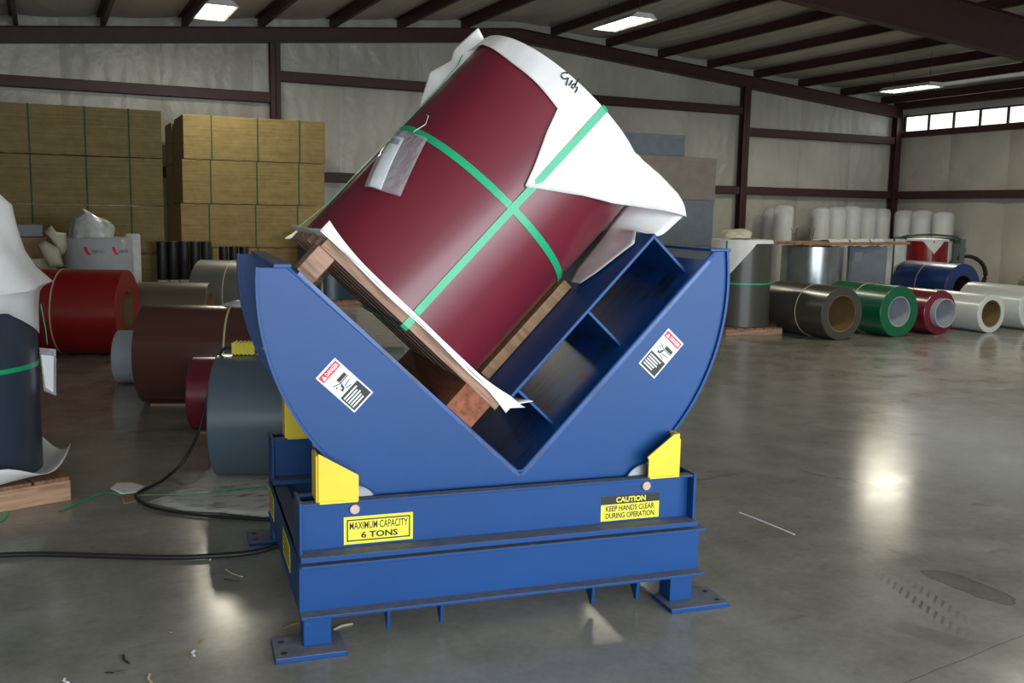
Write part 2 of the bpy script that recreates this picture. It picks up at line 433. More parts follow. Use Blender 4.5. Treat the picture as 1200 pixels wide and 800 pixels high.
# columns, girts and knee braces on the end wall
def col(x, y, z, parent, wx=.1, wy=.09):
    return B().box(x-wx, x+wx, y-wy, y-wy+.012, 0, z).box(x-wx, x+wx, y+wy-.012, y+wy, 0, z).box(x-.006, x+.006, y-wy, y+wy, 0, z).build('column', 'steel', parent)
c1, c2 = on_y(320.5, 100, YW).x, on_y(866.5, 190, YW).x
for x in (c1, c2, 21.22): col(x, YW-.14, rz_(x), wb)
def girt(xa, xb, z): B().box(xa, xb, YW-.2, YW-.192, z-.1, z+.1).box(xa, xb, YW-.2, YW-.02, z+.092, z+.1).box(xa, xb, YW-.2, YW-.02, z-.1, z-.092).build('girt', 'steel', wb)
girt(XL, c1-.1, on_y(155, 105, YW).z); girt(c1+.1, c2-.1, on_y(600, 110.5, YW).z); girt(c2+.1, 21.1, on_y(955, 160, YW).z)
zl = on_y(955, 226, YW).z
girt(XL, c1-.1, zl); girt(c1+.1, c2-.1, zl); girt(c2+.1, 21.1, zl)
B().box(XW-.2, XW-.192, YF, YW-.25, zl-.1, zl+.1).box(XW-.2, XW-.02, YF, YW-.25, zl+.092, zl+.1).box(XW-.2, XW-.02, YF, YW-.25, zl-.1, zl-.092).build('girt', 'steel', wr)
B().box(XW-.12, XW-.02, YF, YW-.2, 3.86, 3.98).build('girt', 'steel', wr)
B().box(XW-.2, XW-.02, YF, YW, cz_(XW)-.25, cz_(XW)-.02).build('eave_strut', 'steel', wr)
# eave windows
def eave_window(name, x, inward, z0, z1, ya, yb, step):
    wn = struct(B().box(x-.05, x+.05, ya, yb, z0-.04, z0).box(x-.05, x+.05, ya, yb, z1, z1+.04).build(name, 'steel'))
    n = int((yb-ya)/step)
    pane = B().box(-.01, .01, .03, step-.03, z0, z1).build('pane', 'pane', wn); bar = B().box(-.05, .05, -.03, .03, z0, z1).build('mullion', 'steel', wn)
    for k in range(n):
        q = pane if k == 0 else pane.copy()
        p2 = bar if k == 0 else bar.copy()
        if k: C.objects.link(q); C.objects.link(p2)
        q.location = (x+inward*.0, yb-step*(k+1), 0); p2.location = (x, yb-step*k, 0)
    return wn
eave_window('window_1', XW-.03, -1, 4.02, 4.40, YW-.3-.80*30, YW-.3, .80)

# ================================================================== lamps
def lamp(cx, cy, z, label, w_=LAMP_W, visible=True):
    t = thing('ceiling_lamp', label, 'lamp', (cx, cy, z), 0, 'high-bay lamps under the purlins')
    L, W = .66, .26
    B().prism([(-W, 0), (-W*.6, .09), (W*.6, .09), (W, 0), (W-.012, 0), (W*.6-.01, .078), (-W*.6+.01, .078), (-W+.012, 0)], -L, L).build('housing', 'lampw', t)
    for k in (-1, 1): B().prism([(-W, 0), (-W*.6, .09), (W*.6, .09), (W, 0)], k*L-.006, k*L+.006).build('end_cap', 'lampw', t)
    for k in range(4): B().rev([(.022, -L+.03), (.022, L-.03)], 10, 'y', (-.165+.11*k, 0, .03)).build('tube', 'tube', t, smooth=40)
    top = cz_(cx)-z-.05
    for k in (-1, 1): B().tube([(0, k*.5, .085), (0, k*.5, top)], .006, 6).build('hanger', 'steel', t)
    area('lamp_light' if visible else 'ceiling_lamp_offscreen', (0, 0, -.015), (0, 0, 0), .46, 1.25, w_, TUBE, t)
    return t
lamp(2.62, 16.75, 4.72, 'white four-tube high-bay lamp above the bundled board stacks')
lamp(9.2, 15.1, 4.9, 'white four-tube high-bay lamp near the roof ridge')
lamp(17.1, 16.1, 4.44, 'white four-tube high-bay lamp close to the eave windows')
for x, y in ((10.5, 7.0), (17.1, 7.0), (9.4, -1.0)):
    lamp(x, y, min(4.6, rz_(x)-.05), 'white four-tube high-bay lamp %s' % {10.5: 'on the ridge line between the main rafters', 17.1: 'over the floor along the right wall', 9.4: 'just inside the wide loading door'}[x], LAMP_W, False)

# ================================================================== coil upender
OX, OY, PHI = .8078, 3.4757, -.1137
MW = Matrix.Translation((OX, OY, 0)) @ Matrix.Rotation(PHI, 4, 'Z')
up = thing('coil_upender', 'blue steel coil upender with V-shaped rocking cradle on a low base frame', 'machine', (OX, OY, 0), PHI)
LM, D = 1.67, 1.0925
W0, W1, WB, W2 = .1335, .341, .374, .566
for k, v0 in enumerate((0, D+.28)):            # lower frame: front and rear channels
    s = 1 if k == 0 else -1; a, b_ = sorted((v0, v0+s*.12)); wv = sorted((v0+s*.06, v0+s*.07))
    B().box(0, LM+.02, wv[0], wv[1], W0, W1).box(0, LM+.02, a, b_, W0, W0+.012).box(0, LM+.02, a, b_, W1-.012, W1).build('lower_beam', 'blue', up, bevel=.002)
for k, u0 in enumerate((0, LM+.02)):
    s = 1 if k == 0 else -1; a, b_ = sorted((u0, u0+s*.07)); wv = sorted((u0, u0+s*.012))
    B().box(wv[0], wv[1], .071, D+.209, W0, W1-.001).box(a, b_, .122, D+.158, W0, W0+.01).box(a, b_, .122, D+.158, W1-.012, W1-.001).build('side_beam', 'blue', up, bevel=.002)
for v0 in (0, D):                              # upper roller boxes: two channels, end plates, open top
    B().box(.012, LM-.03, v0+.085, v0+.095, WB, W2).box(.012, LM-.03, v0+.04, v0+.095, W2-.009, W2).box(-.0, LM-.02, v0-.0, v0+.24, WB-.020, WB).build('roller_beam', 'blue', up, bevel=.002)
    B().box(.012, LM-.03, v0+.19, v0+.2, WB, W2).box(.012, LM-.03, v0+.165, v0+.19, W2-.008, W2).build('roller_beam', 'blue', up, bevel=.002)
    for u0 in (0, LM-.03): B().box(u0, u0+.012, v0+.035, v0+.205, WB, W2+.006).build('end_plate', 'blue', up, bevel=.002)
    B().box(.05, .07, v0+.05, v0+.19, W1, WB-.020).build('spacer', 'blue', up); B().box(LM-.09, LM-.07, v0+.05, v0+.19, W1, WB-.020).build('spacer', 'blue', up)
    for u0 in (.06, .62, 1.2): B().box(u0, u0+.05, v0+.09, v0+.22, W1, WB-.020).build('spacer', 'blue', up)
for u0, u1, p0, p1 in ((.01, .115, -.10, .162), (LM-.125, LM-.02, 1.515, 1.79)):
    for v0, q0 in ((.03, -.047), (D+.2, D+.19)):
        lg = B().box(u0, u1, v0, v0+.1, .02, W0).build('leg', 'blue', up, bevel=.004)
        bp = B().box(p0, p1, q0, q0+.19, 0, .02).build('base_plate', 'blue', lg, bevel=.003)
        for hu in (p0+.035, p1-.035):
            for hv in (q0+.045, q0+.145):
                if u0-.02 < hu < u1+.02: continue
                B().rev([(.012, .0195), (.012, .0206)], 14, 'z', (hu, hv, 0)).build('bolt_hole', 'ink', lg)
for u0 in (.337, .551, 1.202, 1.407):
    B().prism([(.065, W0), (.16, W0), (.16, .10), (.09, .03), (.075, .03)], u0, u0+.012, lambda a, y, w: (y, a, w)).build('fork_stop', 'blue', up)
# rollers, guards and axle pins
CU, CWz, CR = .838, 1.37, .965
for v0 in (0, D):
    for ru in (.213, 1.44):
        rw = .523; rad = math.hypot(ru-CU, rw-CWz)-CR-.013
        ro = B().rev([(.02, v0+.112), (rad, v0+.112), (rad, v0+.155), (.02, v0+.155)], 36, 'y', (ru, 0, rw)).build('roller', 'zinc', up, smooth=40)
        B().rev([(.02, v0+.098), (.084, v0+.098), (.088, v0+.101), (.088, v0+.106), (.084, v0+.109), (.02, v0+.109)], 40, 'y', (ru, 0, rw)).build('roller_flange', 'zinc', ro, smooth=40)
        B().rev([(.018, v0+.074), (.02, v0+.078), (.02, v0+.2)], 20, 'y', (ru, 0, rw)).build('axle_pin', 'pin', up, smooth=40)
for v0 in (0, D):
    L_ = [(.072, W2), (.222, W2), (.222, .664), (.077, .752), (.072, .752)]
    R_ = [(1.43, W2), (1.574, W2), (1.575, .722), (1.552, .748), (1.542, .744), (1.424, .655), (1.43, .642)]
    for poly, e in ((L_, .064), (R_, 1.563)):
        g = B().prism(poly, v0+.042, v0+.052).build('roller_guard', 'yellow', up, bevel=.0015)
        B().box(e, e+.012, v0+.052, v0+.165, W2, .745).build('guard_side', 'yellow', g, bevel=.0015)
        B().box(poly[0][0]+.004, poly[1][0]-.004, v0+.036, v0+.045, W2-.003, W2+.006).build('guard_foot', 'yellow', g)
# cradle
TH = R(46.6); AU, AW = .893, .598
E2 = Vector((math.cos(TH), 0, math.sin(TH))); E1 = Vector((-math.sin(TH), 0, math.cos(TH))); A3 = Vector((AU, 0, AW))
def arm(e1, v, e2): return A3 + E1*e1 + E2*e2 + Vector((0, v, 0))
def arc(r, a0, a1, n): return [(CU+r*math.cos(a0+(a1-a0)*i/n), CWz+r*math.sin(a0+(a1-a0)*i/n)) for i in range(n+1)]
wl_, wr_ = 1.437, 1.503
al = math.pi-math.asin((wl_-CWz)/CR); ar = math.asin((wr_-CWz)/CR)
outer = arc(CR, al, 2*math.pi+ar, 64)
tl = (-.022, wl_); tr = (1.747, wr_)
vl, vr = Vector((tl[0]-AU, tl[1]-AW)).normalized(), Vector((tr[0]-AU, tr[1]-AW)).normalized()
apex = []
for i in range(7):
    t = i/6; a = Vector((AU, AW))+vr*.035; b_ = Vector((AU, AW)); c_ = Vector((AU, AW))+vl*.035
    apex.append(tuple(a*(1-t)**2+b_*2*t*(1-t)+c_*t*t))
prof = outer+[tr]+apex+[tl]
for k, v0 in enumerate((.122, 1.19)):
    pl = B().prism(prof, v0, v0+.014).build('side_plate', 'bluein', up, bevel=.0015)
    ra, rb = (v0-.012, v0+.014) if k == 0 else (v0, v0+.054)
    o1, o2 = arc(CR+.011, al, 2*math.pi+ar, 64), outer
    rb_ = B()
    for i in range(64): rb_.prism([o2[i], o2[i+1], o1[i+1], o1[i]], ra, rb)
    bm_ = rb_.build('rim', 'bluein', pl, smooth=30)
    # rounded lip along the V edge
    B().tube([(p[0], v0+.007, p[1]) for p in [tr]+apex+[tl]], .009, 8).build('edge_bead', 'bluein', pl, smooth=60)
B().prism([(0, -.014), (1.20, -.014), (1.20, 0), (0, 0)], .12, 1.189, lambda a, y, w: arm(a, y, w)).build('pallet_platform', 'worn', up)
B().prism([(0, .0), (0, 1.195), (-.014, 1.195), (-.014, 0)], .12, 1.189, lambda a, y, w: arm(a, y, w)).build('back_platform', 'worn', up)
B().box(tl[0]-.052, tl[0]+.012, .10, 1.22, wl_, wl_+.014).build('tip_bar', 'blue', up, bevel=.002)
B().box(tr[0]-.035, outer[-1][0]+.015, .10, 1.23, wr_, wr_+.012).build('tip_bar', 'blue', up, bevel=.002)
tb = B().prism([(.215, .20), (.215, 1.125), (.230, 1.125), (.230, .20)], .2, 1.12, lambda a, y, w: arm(a, y, w)).build('coil_table', 'bluein', up, bevel=.003)
for e in (.245, .685, 1.112):
    B().prism([(0, e), (0, e+.013), (.215, e+.013), (.215, e)], .215, 1.12, lambda a, y, w: arm(a, y, w)).build('rib', 'bluein', tb, bevel=.002)
for u, w_ in ((-.02, 1.0),): B().rev([(.014, 1.165), (.014, 1.19)], 8, 'y', (u, 0, w_)).build('bolt', 'zinc', up)
# warning plates
def sign(org, ex, ey, w_, h_, kind):
    nz = Vector(ex).cross(Vector(ey))
    if kind == 'max':
        s = plate('capacity_sign', 'yelp', up, org, ex, ey, rect(0, 0, w_, h_), 0, .0012); s['label'] = 'yellow plate lettered MAXIMUM CAPACITY 6 TONS'
        b = .011; t = .005
        for i, r_ in enumerate((rect(b, b, w_-b, b+t), rect(b, h_-b-t, w_-b, h_-b), rect(b, b, b+t, h_-b), rect(w_-b-t, b, w_-b, h_-b))):
            plate('border_line', 'ink', s, org, ex, ey, r_, .001, .0018)
        text('lettering', 'MAXIMUM CAPACITY', 'ink', s, org, ex, ey, (.022, .057, w_-.020, .087), .008, .002)
        text('lettering', '6 TONS', 'ink', s, org, ex, ey, (.066, .022, w_-.060, .047), .03, .002)
    elif kind == 'caution':
        s = plate('caution_sign', 'yelp', up, org, ex, ey, rect(0, 0, w_, h_), 0, .0012); s['label'] = 'yellow and black CAUTION plate about keeping hands clear'
        plate('header', 'ink', s, org, ex, ey, rect(0, h_-.036, w_, h_), .001, .0018)
        text('lettering', 'CAUTION', 'yelp', s, org, ex, ey, (.068, h_-.030, w_-.064, h_-.006), .03, .0024)
        text('lettering', 'KEEP HANDS CLEAR', 'ink', s, org, ex, ey, (.022, .040, w_-.022, .064), .02, .002)
        text('lettering', 'DURING OPERATION', 'ink', s, org, ex, ey, (.022, .009, w_-.022, .033), .02, .002)
    else:
        s = plate('danger_sign', 'white', up, org, ex, ey, rect(0, 0, w_, h_), 0, .0012); s['label'] = 'white DANGER plate with crushed-hand pictogram'
        P = lambda n, mt, poly, z=.0018: plate(n, mt, s, org, ex, ey, poly, .001, z)
        P('header', 'redp', rect(.006, h_-.036, w_-.006, h_-.008))
        P('warning_triangle', 'white', [(.012, h_-.031), (.030, h_-.031), (.021, h_-.013)], .0024)
        text('lettering', 'DANGER', 'white', s, org, ex, ey, (.034, h_-.030, w_-.010, h_-.014), .02, .0024)
        P('text_panel', 'ink', rect(.006, .006, w_-.006, .078))
        random.seed(3)
        for k in range(5): P('text_line', 'white', rect(.012, .062-k*.0115, w_-.016-random.random()*.03, .068-k*.0115), .0024)
        P('press_bar', 'ink', rect(.046, .122, .088, .137))
        q = [(.028, .098), (.052, .118), (.046, .094), (.030, .088)]
        P('hand', 'ink', q)
        P('knuckle', 'white', [(.036+.004*math.cos(j), .102+.004*math.sin(j)) for j in (0, .9, 1.8, 2.7, 3.6, 4.5, 5.4)], .0024)
        for (a0, b0, a1, b1) in ((.020, .128, .040, .120), (.040, .118, .090, .118), (.050, .098, .082, .103), (.048, .090, .072, .084), (.020, .112, .030, .118)):
            dx, dy = a1-a0, b1-b0; l = math.hypot(dx, dy); nx, ny = -dy/l*.0018, dx/l*.0018
            P('motion_line', 'ink', [(a0+nx, b0+ny), (a0-nx, b0-ny), (a1-nx, b1-ny), (a1+nx, b1+ny)])
    return s
X_, Z_ = Vector((1, 0, 0)), Vector((0, 0, 1))
sign((.172, .0845, .384), X_, Z_, .268, .108, 'max')
sign((1.237, .0845, .383), X_, Z_, .268, .106, 'caution')
# danger plates: x runs along the lettering, y towards the header
a = Vector((.220, .1215, .887)); ex = (Vector((.292, .1215, .963))-a); ey = (Vector((.078, .1215, 1.027))-a)
# left plate: header at upper left, lettering reads from lower left to upper right
sign(a, ex.normalized(), (ey-ex*(ey.dot(ex)/ex.length_squared)).normalized(), ex.length, ey.length, 'danger')
a = Vector((1.406, .1215, 1.038)); ex = (Vector((1.480, .1215, .970))-a); ey = (Vector((1.539, .1215, 1.181))-a)
sign(a, ex.normalized(), (ey-ex*(ey.dot(ex)/ex.length_squared)).normalized(), ex.length, ey.length, 'danger')
# yellow plates on the end of the frame
for va, vb in ((.36, .63), (1.05, 1.30)):
    org = Vector((-.0005, vb, .19)); s = plate('end_sign', 'yelp', up, org, (0, -1, 0), (0, 0, 1), rect(0, 0, vb-va, .11), 0, .0012)
    for k in range(4): plate('text_line', 'ink', s, org, (0, -1, 0), (0, 0, 1), rect(.03, .02+k*.022, vb-va-.03, .03+k*.022), .001, .0018)

# ================================================================== pallet, coil and paper on the cradle
def arm_frame(e1, v, e2):                      # local x = E1, y = towards the operator, z = E2
    m4 = Matrix((E1, Vector((0, -1, 0)), E2)).transposed().to_4x4(); m4.translation = arm(e1, v, e2)
    return MW @ m4
VC, E1C, RC = .65, .76, .475
pal = thing('wooden_pallet', 'weathered wooden pallet under the tilted maroon coil', 'pallet'); pal.matrix_world = arm_frame(0, VC, 0.001)
yv = lambda v: VC-v
B().box(1.128, 1.208, yv(.30), yv(.17), 0, .122).build('block', 'wood', pal, bevel=.003)
for v0, e_ in ((.58, 1.065), (1.0, .985)): B().box(e_, e_+.075, yv(v0+.13), yv(v0), 0, .122).build('block', 'wood', pal, bevel=.003)
B().box(.285, .425, yv(1.15), yv(.145), 0, .122).build('runner', 'woodred', pal, bevel=.003)
for v0, wd in ((.16, .10), (.31, .11), (.48, .12), (.66, .11), (.83, .12), (1.02, .11)):
    B().box(.262+random.uniform(-.01, .01), 1.215+random.uniform(-.012, .005), yv(v0+wd), yv(v0), .122, .160+random.uniform(-.003, .003)).build('deck_board', 'wood', pal, bevel=.002)
def lip_top(e1): return .172+.5*max(0, abs(e1-.73)-.28)**1.9
def sheet(u, v):
    e1 = .215+u*1.03
    if v > .85:                                # front edge stands up along the coil
        q = (v-.85)/.15; return (e1-(.05*q if u < .03 else 0), yv(.150)+.006*math.sin(e1*19), .1665-.022*(1-q)*0+(lip_top(e1)+.010-.1665)*q)
    y = yv(1.12)+v/.85*(yv(.152)-yv(1.12))
    return (e1, y, .1665+.003*math.sin(e1*23+y*9))
ps = B().grid(sheet, 60, 40).grid(lambda u, v: (.215+1.03*u, yv(.1485)+.004*math.sin(u*20), .1665-v*(.004+.006*math.sin(u*7)**2+.02*max(0, .12-u)/.12)), 60, 3)
ps.grid(lambda u, v: (.225-.07*u*(1-.6*v), yv(.16+.30*v), .17+.085*u*(1-v*.7)), 8, 6)
ps = ps.build('paper_sheet', 'paper', None, smooth=80, solid=.002)
ps.matrix_world = arm_frame(0, VC, .001); tag(ps, 'white paper sheet between the tilted maroon coil and its pallet', 'paper')
bd = B().box(.233, .281, yv(.86), yv(.52), .225, .78).build('spacer_board', 'tanwood', None, bevel=.002)
bd.matrix_world = arm_frame(0, VC, .0); tag(bd, 'tan wooden board between the maroon coil and the blue cradle table', 'board')

E0, E9 = .178, 1.300; LC = E9-E0
coil = thing('steel_coil', 'large maroon painted steel coil strapped in green, tilted in the blue cradle', 'steel coil'); coil.matrix_world = arm_frame(E1C, VC, E0)
M['maroon'] = coilmat('maroon_paint', (112, 32, 47), .36)
bo = B().ring(RC, .25, 0, LC, 128, 'z', ch=.006).build('winding', 'maroon', coil, smooth=40)
cyl = lambda th, r, z: (r*math.sin(R(th)), r*math.cos(R(th)), z)
def interp(tab, x):
    for (a, *p), (b_, *q) in zip(tab, tab[1:]):
        if a <= x <= b_:
            t = (x-a)/(b_-a) if b_ > a else 0
            return [u+(v-u)*t for u, v in zip(p, q)]
    return list(tab[-1][1:])
# paper hood: hem height and flare by angle round the coil
hem = [(-180, 1.10, .02), (-130, 1.05, .02), (-110, 1.10, .01), (-95, 1.16, .02), (-85, 1.22, .06), (-78, 1.32, .20), (-74, 1.352, .226), (-69, 1.352, .228), (-64, 1.318, .20), (-58, 1.262, .15), (-45, 1.156, .085), (-35, 1.08, .045), (-22, 1.004, .010),
       (2.4, .85, .006), (3.2, .85, .006), (6.3, .931, .006), (12.8, 1.067, .004), (16.4, 1.167, .002), (31, 1.19, .002), (50, 1.205, .002), (80, 1.242, .004), (95, 1.22, .01), (120, 1.15, .03), (160, 1.08, .04), (180, 1.10, .02)]
NT, NZ = 300, 10
ths = sorted(set([round(-180+360*i/NT, 3) for i in range(NT)] + [2.4, 3.2, 12.8, 16.4]))
vs = []; rows = []
ztop = LC+.006
for th in ths:
    ze, flv = interp(hem, th); ze -= E0; row = []
    wob = .004*math.sin(R(th)*7)+.003*math.sin(R(th)*17)
    for k in range(1, 8): row.append(cyl(th, (RC+.004)*(k/7)**.8, ztop+(.012+wob*2)*(1-(k/7)**2)+ (k == 6)*.004))
    for k in range(1, NZ+1):
        t = k/NZ; bul = .085*math.sin(math.pi*min(1, t)**.8)*max(0, 1-((th+52)/36)**2); row.append(cyl(th, RC+.006+flv*t**(.55 if th < -30 else 1.3)+abs(wob)*.6*t, ztop-(ztop-ze)*t+bul))
    rows.append(len(vs)); vs += row
K = 7+NZ; hb = B(); cidx = len(vs); vs.append((0, 0, ztop+.02))
fs = []
for i in range(len(rows)):
    a, b_ = rows[i], rows[(i+1) % len(rows)]
    fs.append((cidx, a, b_))
    fs += [(a+j, a+j+1, b_+j+1, b_+j) for j in range(K-1)]
hood = hb.add(vs, fs).build('paper_hood', 'paper', coil, smooth=70, solid=.0015)
def ear(u, v):                                  # stiff corner of the hood standing off the coil's flank
    tab = [(0, .885, .004), (.30, .98, .055), (.42, 1.05, .092), (.58, 1.15, .058), (.64, 1.19, .082), (1, 1.305, .060)]
    z, q = interp(tab, u); a = 96+10*v*math.sin(u*3.1); return cyl(a, RC-.004+q*v, z-E0+.02*v*u)
eb = B().grid(ear, 24, 8).build('paper_corner', 'paper', hood, smooth=70, solid=.0015)
QO = [(-71, .70, 1.36), (-71, .69, 1.25), (-66, .672, 1.14), (-54, .660, 1.05), (-58, .625, .96), (-62, .602, .875), (-68, .575, .80)]
QI = [(-84, .485, 1.30), (-84, .488, 1.22), (-84, .492, 1.14), (-84, .50, 1.05), (-84, .508, .96), (-84, .515, .875), (-78, .53, .80)]
def tongue(u, v):                               # tail of the hood lying on the cradle table beside the coil
    x = u*6; k = min(5, int(x)); t = x-k; L3 = lambda Q: [a+(b_-a)*t for a, b_ in zip(Q[k], Q[k+1])]
    po_, pi_ = Vector(cyl(*L3(QO))), Vector(cyl(*L3(QI))); p = pi_.lerp(po_, v); p.x += .018*math.sin(v*3.14)*(1-u); p.x = max(p.x, -.514-1.6*max(0, p.z-1.125)); return p-Vector((0, 0, E0))
B().grid(tongue, 24, 8).build('paper_tail', 'paper', hood, smooth=70, solid=.0015)
hood['label'] = 'white paper hood folded over the upper end of the coil'
# handwritten number on the hood
def scrawl(pts): return [Vector(cyl(a, RC+.0105, z-E0)) for a, z in pts]
def px_coil(x, y, r):                          # pixel to (angle, e2) on the coil's own surface
    inv = (MW).inverted(); o = inv @ CAM; d = inv.to_3x3() @ ray(x, y)
    oa, ob = (o-A3).dot(E1)-E1C, o.y-VC; da, db = d.dot(E1), d.y
    aa = da*da+db*db; bb = 2*(oa*da+ob*db); cc = oa*oa+ob*ob-r*r
    t = (-bb-math.sqrt(max(0, bb*bb-4*aa*cc)))/(2*aa)
    return math.degrees(math.atan2(oa+t*da, -(ob+t*db))), (o+d*t-A3).dot(E2)
for st in ([(666.2, 85.6), (662, 85), (658.4, 86.5), (657.6, 89), (659.5, 92), (663, 92.4), (666.5, 91), (665, 95), (663.4, 100)],
           [(671.2, 94), (668.5, 98), (666.8, 100.2)],
           [(678.3, 92.6), (676, 96.5), (674.5, 99.5)],
           [(673.5, 98.4), (670.5, 99.5), (669.8, 102), (671.5, 103.5), (674, 102), (674.5, 99), (673.2, 98.3)],
           [(676.6, 101.5), (676.2, 105), (674, 108.5)]):
    B().tube(scrawl([px_coil(x, y, RC+.0105) for x, y in st]), .0032, 6).build('handwriting', 'ink', hood)
SWH = .0155
def strap_ring(z, r, a0, a1, n, name='strap', par=None):
    b = B().grid(lambda u, v: cyl(a0+(a1-a0)*u, r, z+(v-.5)*2*SWH), n, 1)
    return b.build(name, 'green', par or coil, solid=.002)
strap_ring(.752-E0, RC+.003, -180, 180, 96)
def strap_path(pts, side, name='strap'):       # flat ribbon along a path, side = half-width direction
    s = Vector(side)*SWH
    vs = []; 
    for p in pts: vs += [Vector(p)-s, Vector(p)+s]
    return B().add(vs, [(2*i, 2*i+2, 2*i+3, 2*i+1) for i in range(len(pts)-1)]).build(name, 'green', coil, solid=.002)
r1 = RC+.0135
rr = lambda z: RC+.0045 if z < .62 else min(r1, RC+.0045+(z-.62)*.09)
zs = [LC*i/24 for i in range(25)]
strap_path([(0, -1, -.075)] and [(0, -.40, -.068), (0, RC+.015, -.068), (0, RC+.020, -.055), (0, RC+.018, -.012), (0, RC+.008, .012)] + [(0, rr(z), z) for z in zs[1:]] + [(0, RC+.01, LC+.012), (0, RC*.5, LC+.028), (0, 0, LC+.034), (0, -RC*.6, LC+.026), (0, -RC-.012, LC+.008), (0, -RC-.012, .05)], (1, 0, 0))
q = cyl(93, 1, 0); sd = (q[1], -q[0], 0)
strap_path([(.502*q[0]-.0, .502*q[1], -.03), (.488*q[0], .488*q[1], .06)] + [((RC+.0045)*q[0], (RC+.0045)*q[1], z) for z in zs if .12 < z < .86] + [(.485*q[0], .485*q[1], .95), (.5*q[0], .5*q[1], 1.0)], sd)
# document pouch tied to the strap
def pouch(dr, u0, u1, v0, v1):
    c4 = [(88, .725), (55, .745), (42, .485), (63, .435)]
    def fn(u, v):
        u = u0+(u1-u0)*u; v = v0+(v1-v0)*v
        a = (c4[0][0]*(1-u)+c4[1][0]*u)*(1-v)+(c4[3][0]*(1-u)+c4[2][0]*u)*v
        z = (c4[0][1]*(1-u)+c4[1][1]*u)*(1-v)+(c4[3][1]*(1-u)+c4[2][1]*u)*v
        return cyl(a, RC+.010+dr+.012*v+.004*math.sin(u*8), z-E0)
    return fn
po = B().grid(pouch(.004, 0, 1, 0, 1), 12, 12).build('document_pouch', 'pouch', coil, smooth=80, solid=.001); po['label'] = 'clear plastic document pouch holding a white slip'
B().grid(pouch(.000, .10, .46, .12, .98), 8, 8).build('paper_slip', 'white', po, smooth=80, solid=.0008)
B().grid(pouch(.002, .14, .40, .16, .26), 4, 3).build('print_block', 'dkblock', po, smooth=80)
B().tube([cyl(66, RC+.02, .74-E0), cyl(62, RC+.025, .79-E0), cyl(66, RC+.02, .83-E0), cyl(72, RC+.006, .84-E0)], .0015, 5).build('tie', 'white', po)

# ================================================================== coils standing and lying about
def spiral_end(b, r0, r1, x, axis): pass
def lying(name_label, px, top_y, angle, length, idr, mt, core='core', end=1, group=None, od=None, bands=(.45,), band='cream', shift=0):
    """px = pixel where the near end touches the floor; the body runs back from it along `angle`"""
    base = floor_at(*px) if not isinstance(px, Vector) else px
    OD = od or above(base, top_y); r = OD/2
    d = Vector((math.cos(angle), math.sin(angle), 0)); c = base+d*(length/2)
    t = thing('steel_coil', name_label, 'steel coil', (c.x, c.y, 0), angle, group)
    h = length/2
    B().ring(r, idr, -h, h, 64, 'x', (0, 0, r), .008).build('winding', mt, t, smooth=40)
    B().ring(idr-.0005, idr-.012, -h+.006-shift, h-.006, 48, 'x', (0, 0, r), .001).build('core', core, t, smooth=40)
    for f in bands:
        x = -h+length*f
        B().ring(r+.0035, r+.0005, x-.008, x+.008, 64, 'x', (0, 0, r), .0005).build('strap', band, t, smooth=40)
    return t, OD, r, d, base
cm = {}
for k, c_, rg in (('red', (150, 22, 26), .35), ('taupe', (104, 92, 74), .35), ('grey', (112, 110, 102), .4), ('lgrey', (168, 176, 182), .32), ('brown', (88, 54, 45), .22), ('maroon2', (112, 32, 47), .26),
                  ('slate', (86, 102, 116), .28), ('slated', (50, 60, 76), .4), ('olive', (70, 68, 62), .3), ('green', (16, 96, 62), .35), ('whitec', (204, 210, 206), .3), ('bluec', (26, 60, 118), .3), ('teal', (36, 62, 82), .4), ('redb', (150, 22, 26), .35), ('dkolive', (70, 68, 62), .45), ('dbrown', (60, 48, 38), .4)):
    cm[k] = coilmat('coil_paint_'+k, c_, rg)
LA = R(-20)
def left_coil(label, lpx, rx_len, top, mt, idr, **kw):     # lpx touches the floor at the coil's left end, body runs right
    return lying(label, lpx, top, LA, rx_len, idr, mt, **kw)
slate = left_coil('slate grey painted coil lying on scuffed white paper behind the blue upender', (258, 554), .62, 415, cm['slate'], .20, bands=())
maroon2 = left_coil('narrow dark maroon coil lying between the slate and brown coils', (228, 502), .42, 418, cm['maroon2'], .16, bands=())
brown = left_coil('glossy brown coil lying on a wooden batten', (172, 470), 1.10, 357, cm['brown'], .25, bands=(.66,))
lgrey = left_coil('narrow pale grey coil lying against the brown coil', (140, 448), .40, 387, cm['lgrey'], .16, bands=())
redc = lying('bright red coil lying with its fibre core showing', floor_at(152, 414)+Vector((math.cos(LA), math.sin(LA), 0))*-1.05, None, LA, 1.05, .245, cm['red'], od=above(floor_at(152, 414), 316), bands=(.35,))
bp = floor_at(248, 393)
taupe = lying('taupe coil lying beyond the red coil with two cream straps', bp+Vector((math.cos(LA), math.sin(LA), 0))*-1.05, None, LA, 1.05, .22, cm['taupe'], od=above(bp, 331), bands=(.10, .14))
ga = R(-30); bp = on_y(236, 340, 14.35); bp.z = 0
greyc = lying('matt grey coil lying behind the cradle tip', bp, None, ga, .95, .22, cm['grey'], od=.92, bands=(.50,))
bp = floor_at(378, 366)
lying('dark brown coil lying with pale rimmed core, seen under the tilted pallet', bp+Vector((math.cos(LA), math.sin(LA), 0))*-.35, None, LA, .35, .20, cm['dbrown'], core='cream', od=.66, bands=())
lying('small grey coil lying on the floor behind the cradle plate', floor_at(446, 428), None, LA, .26, .07, cm['grey'], od=.2, bands=())
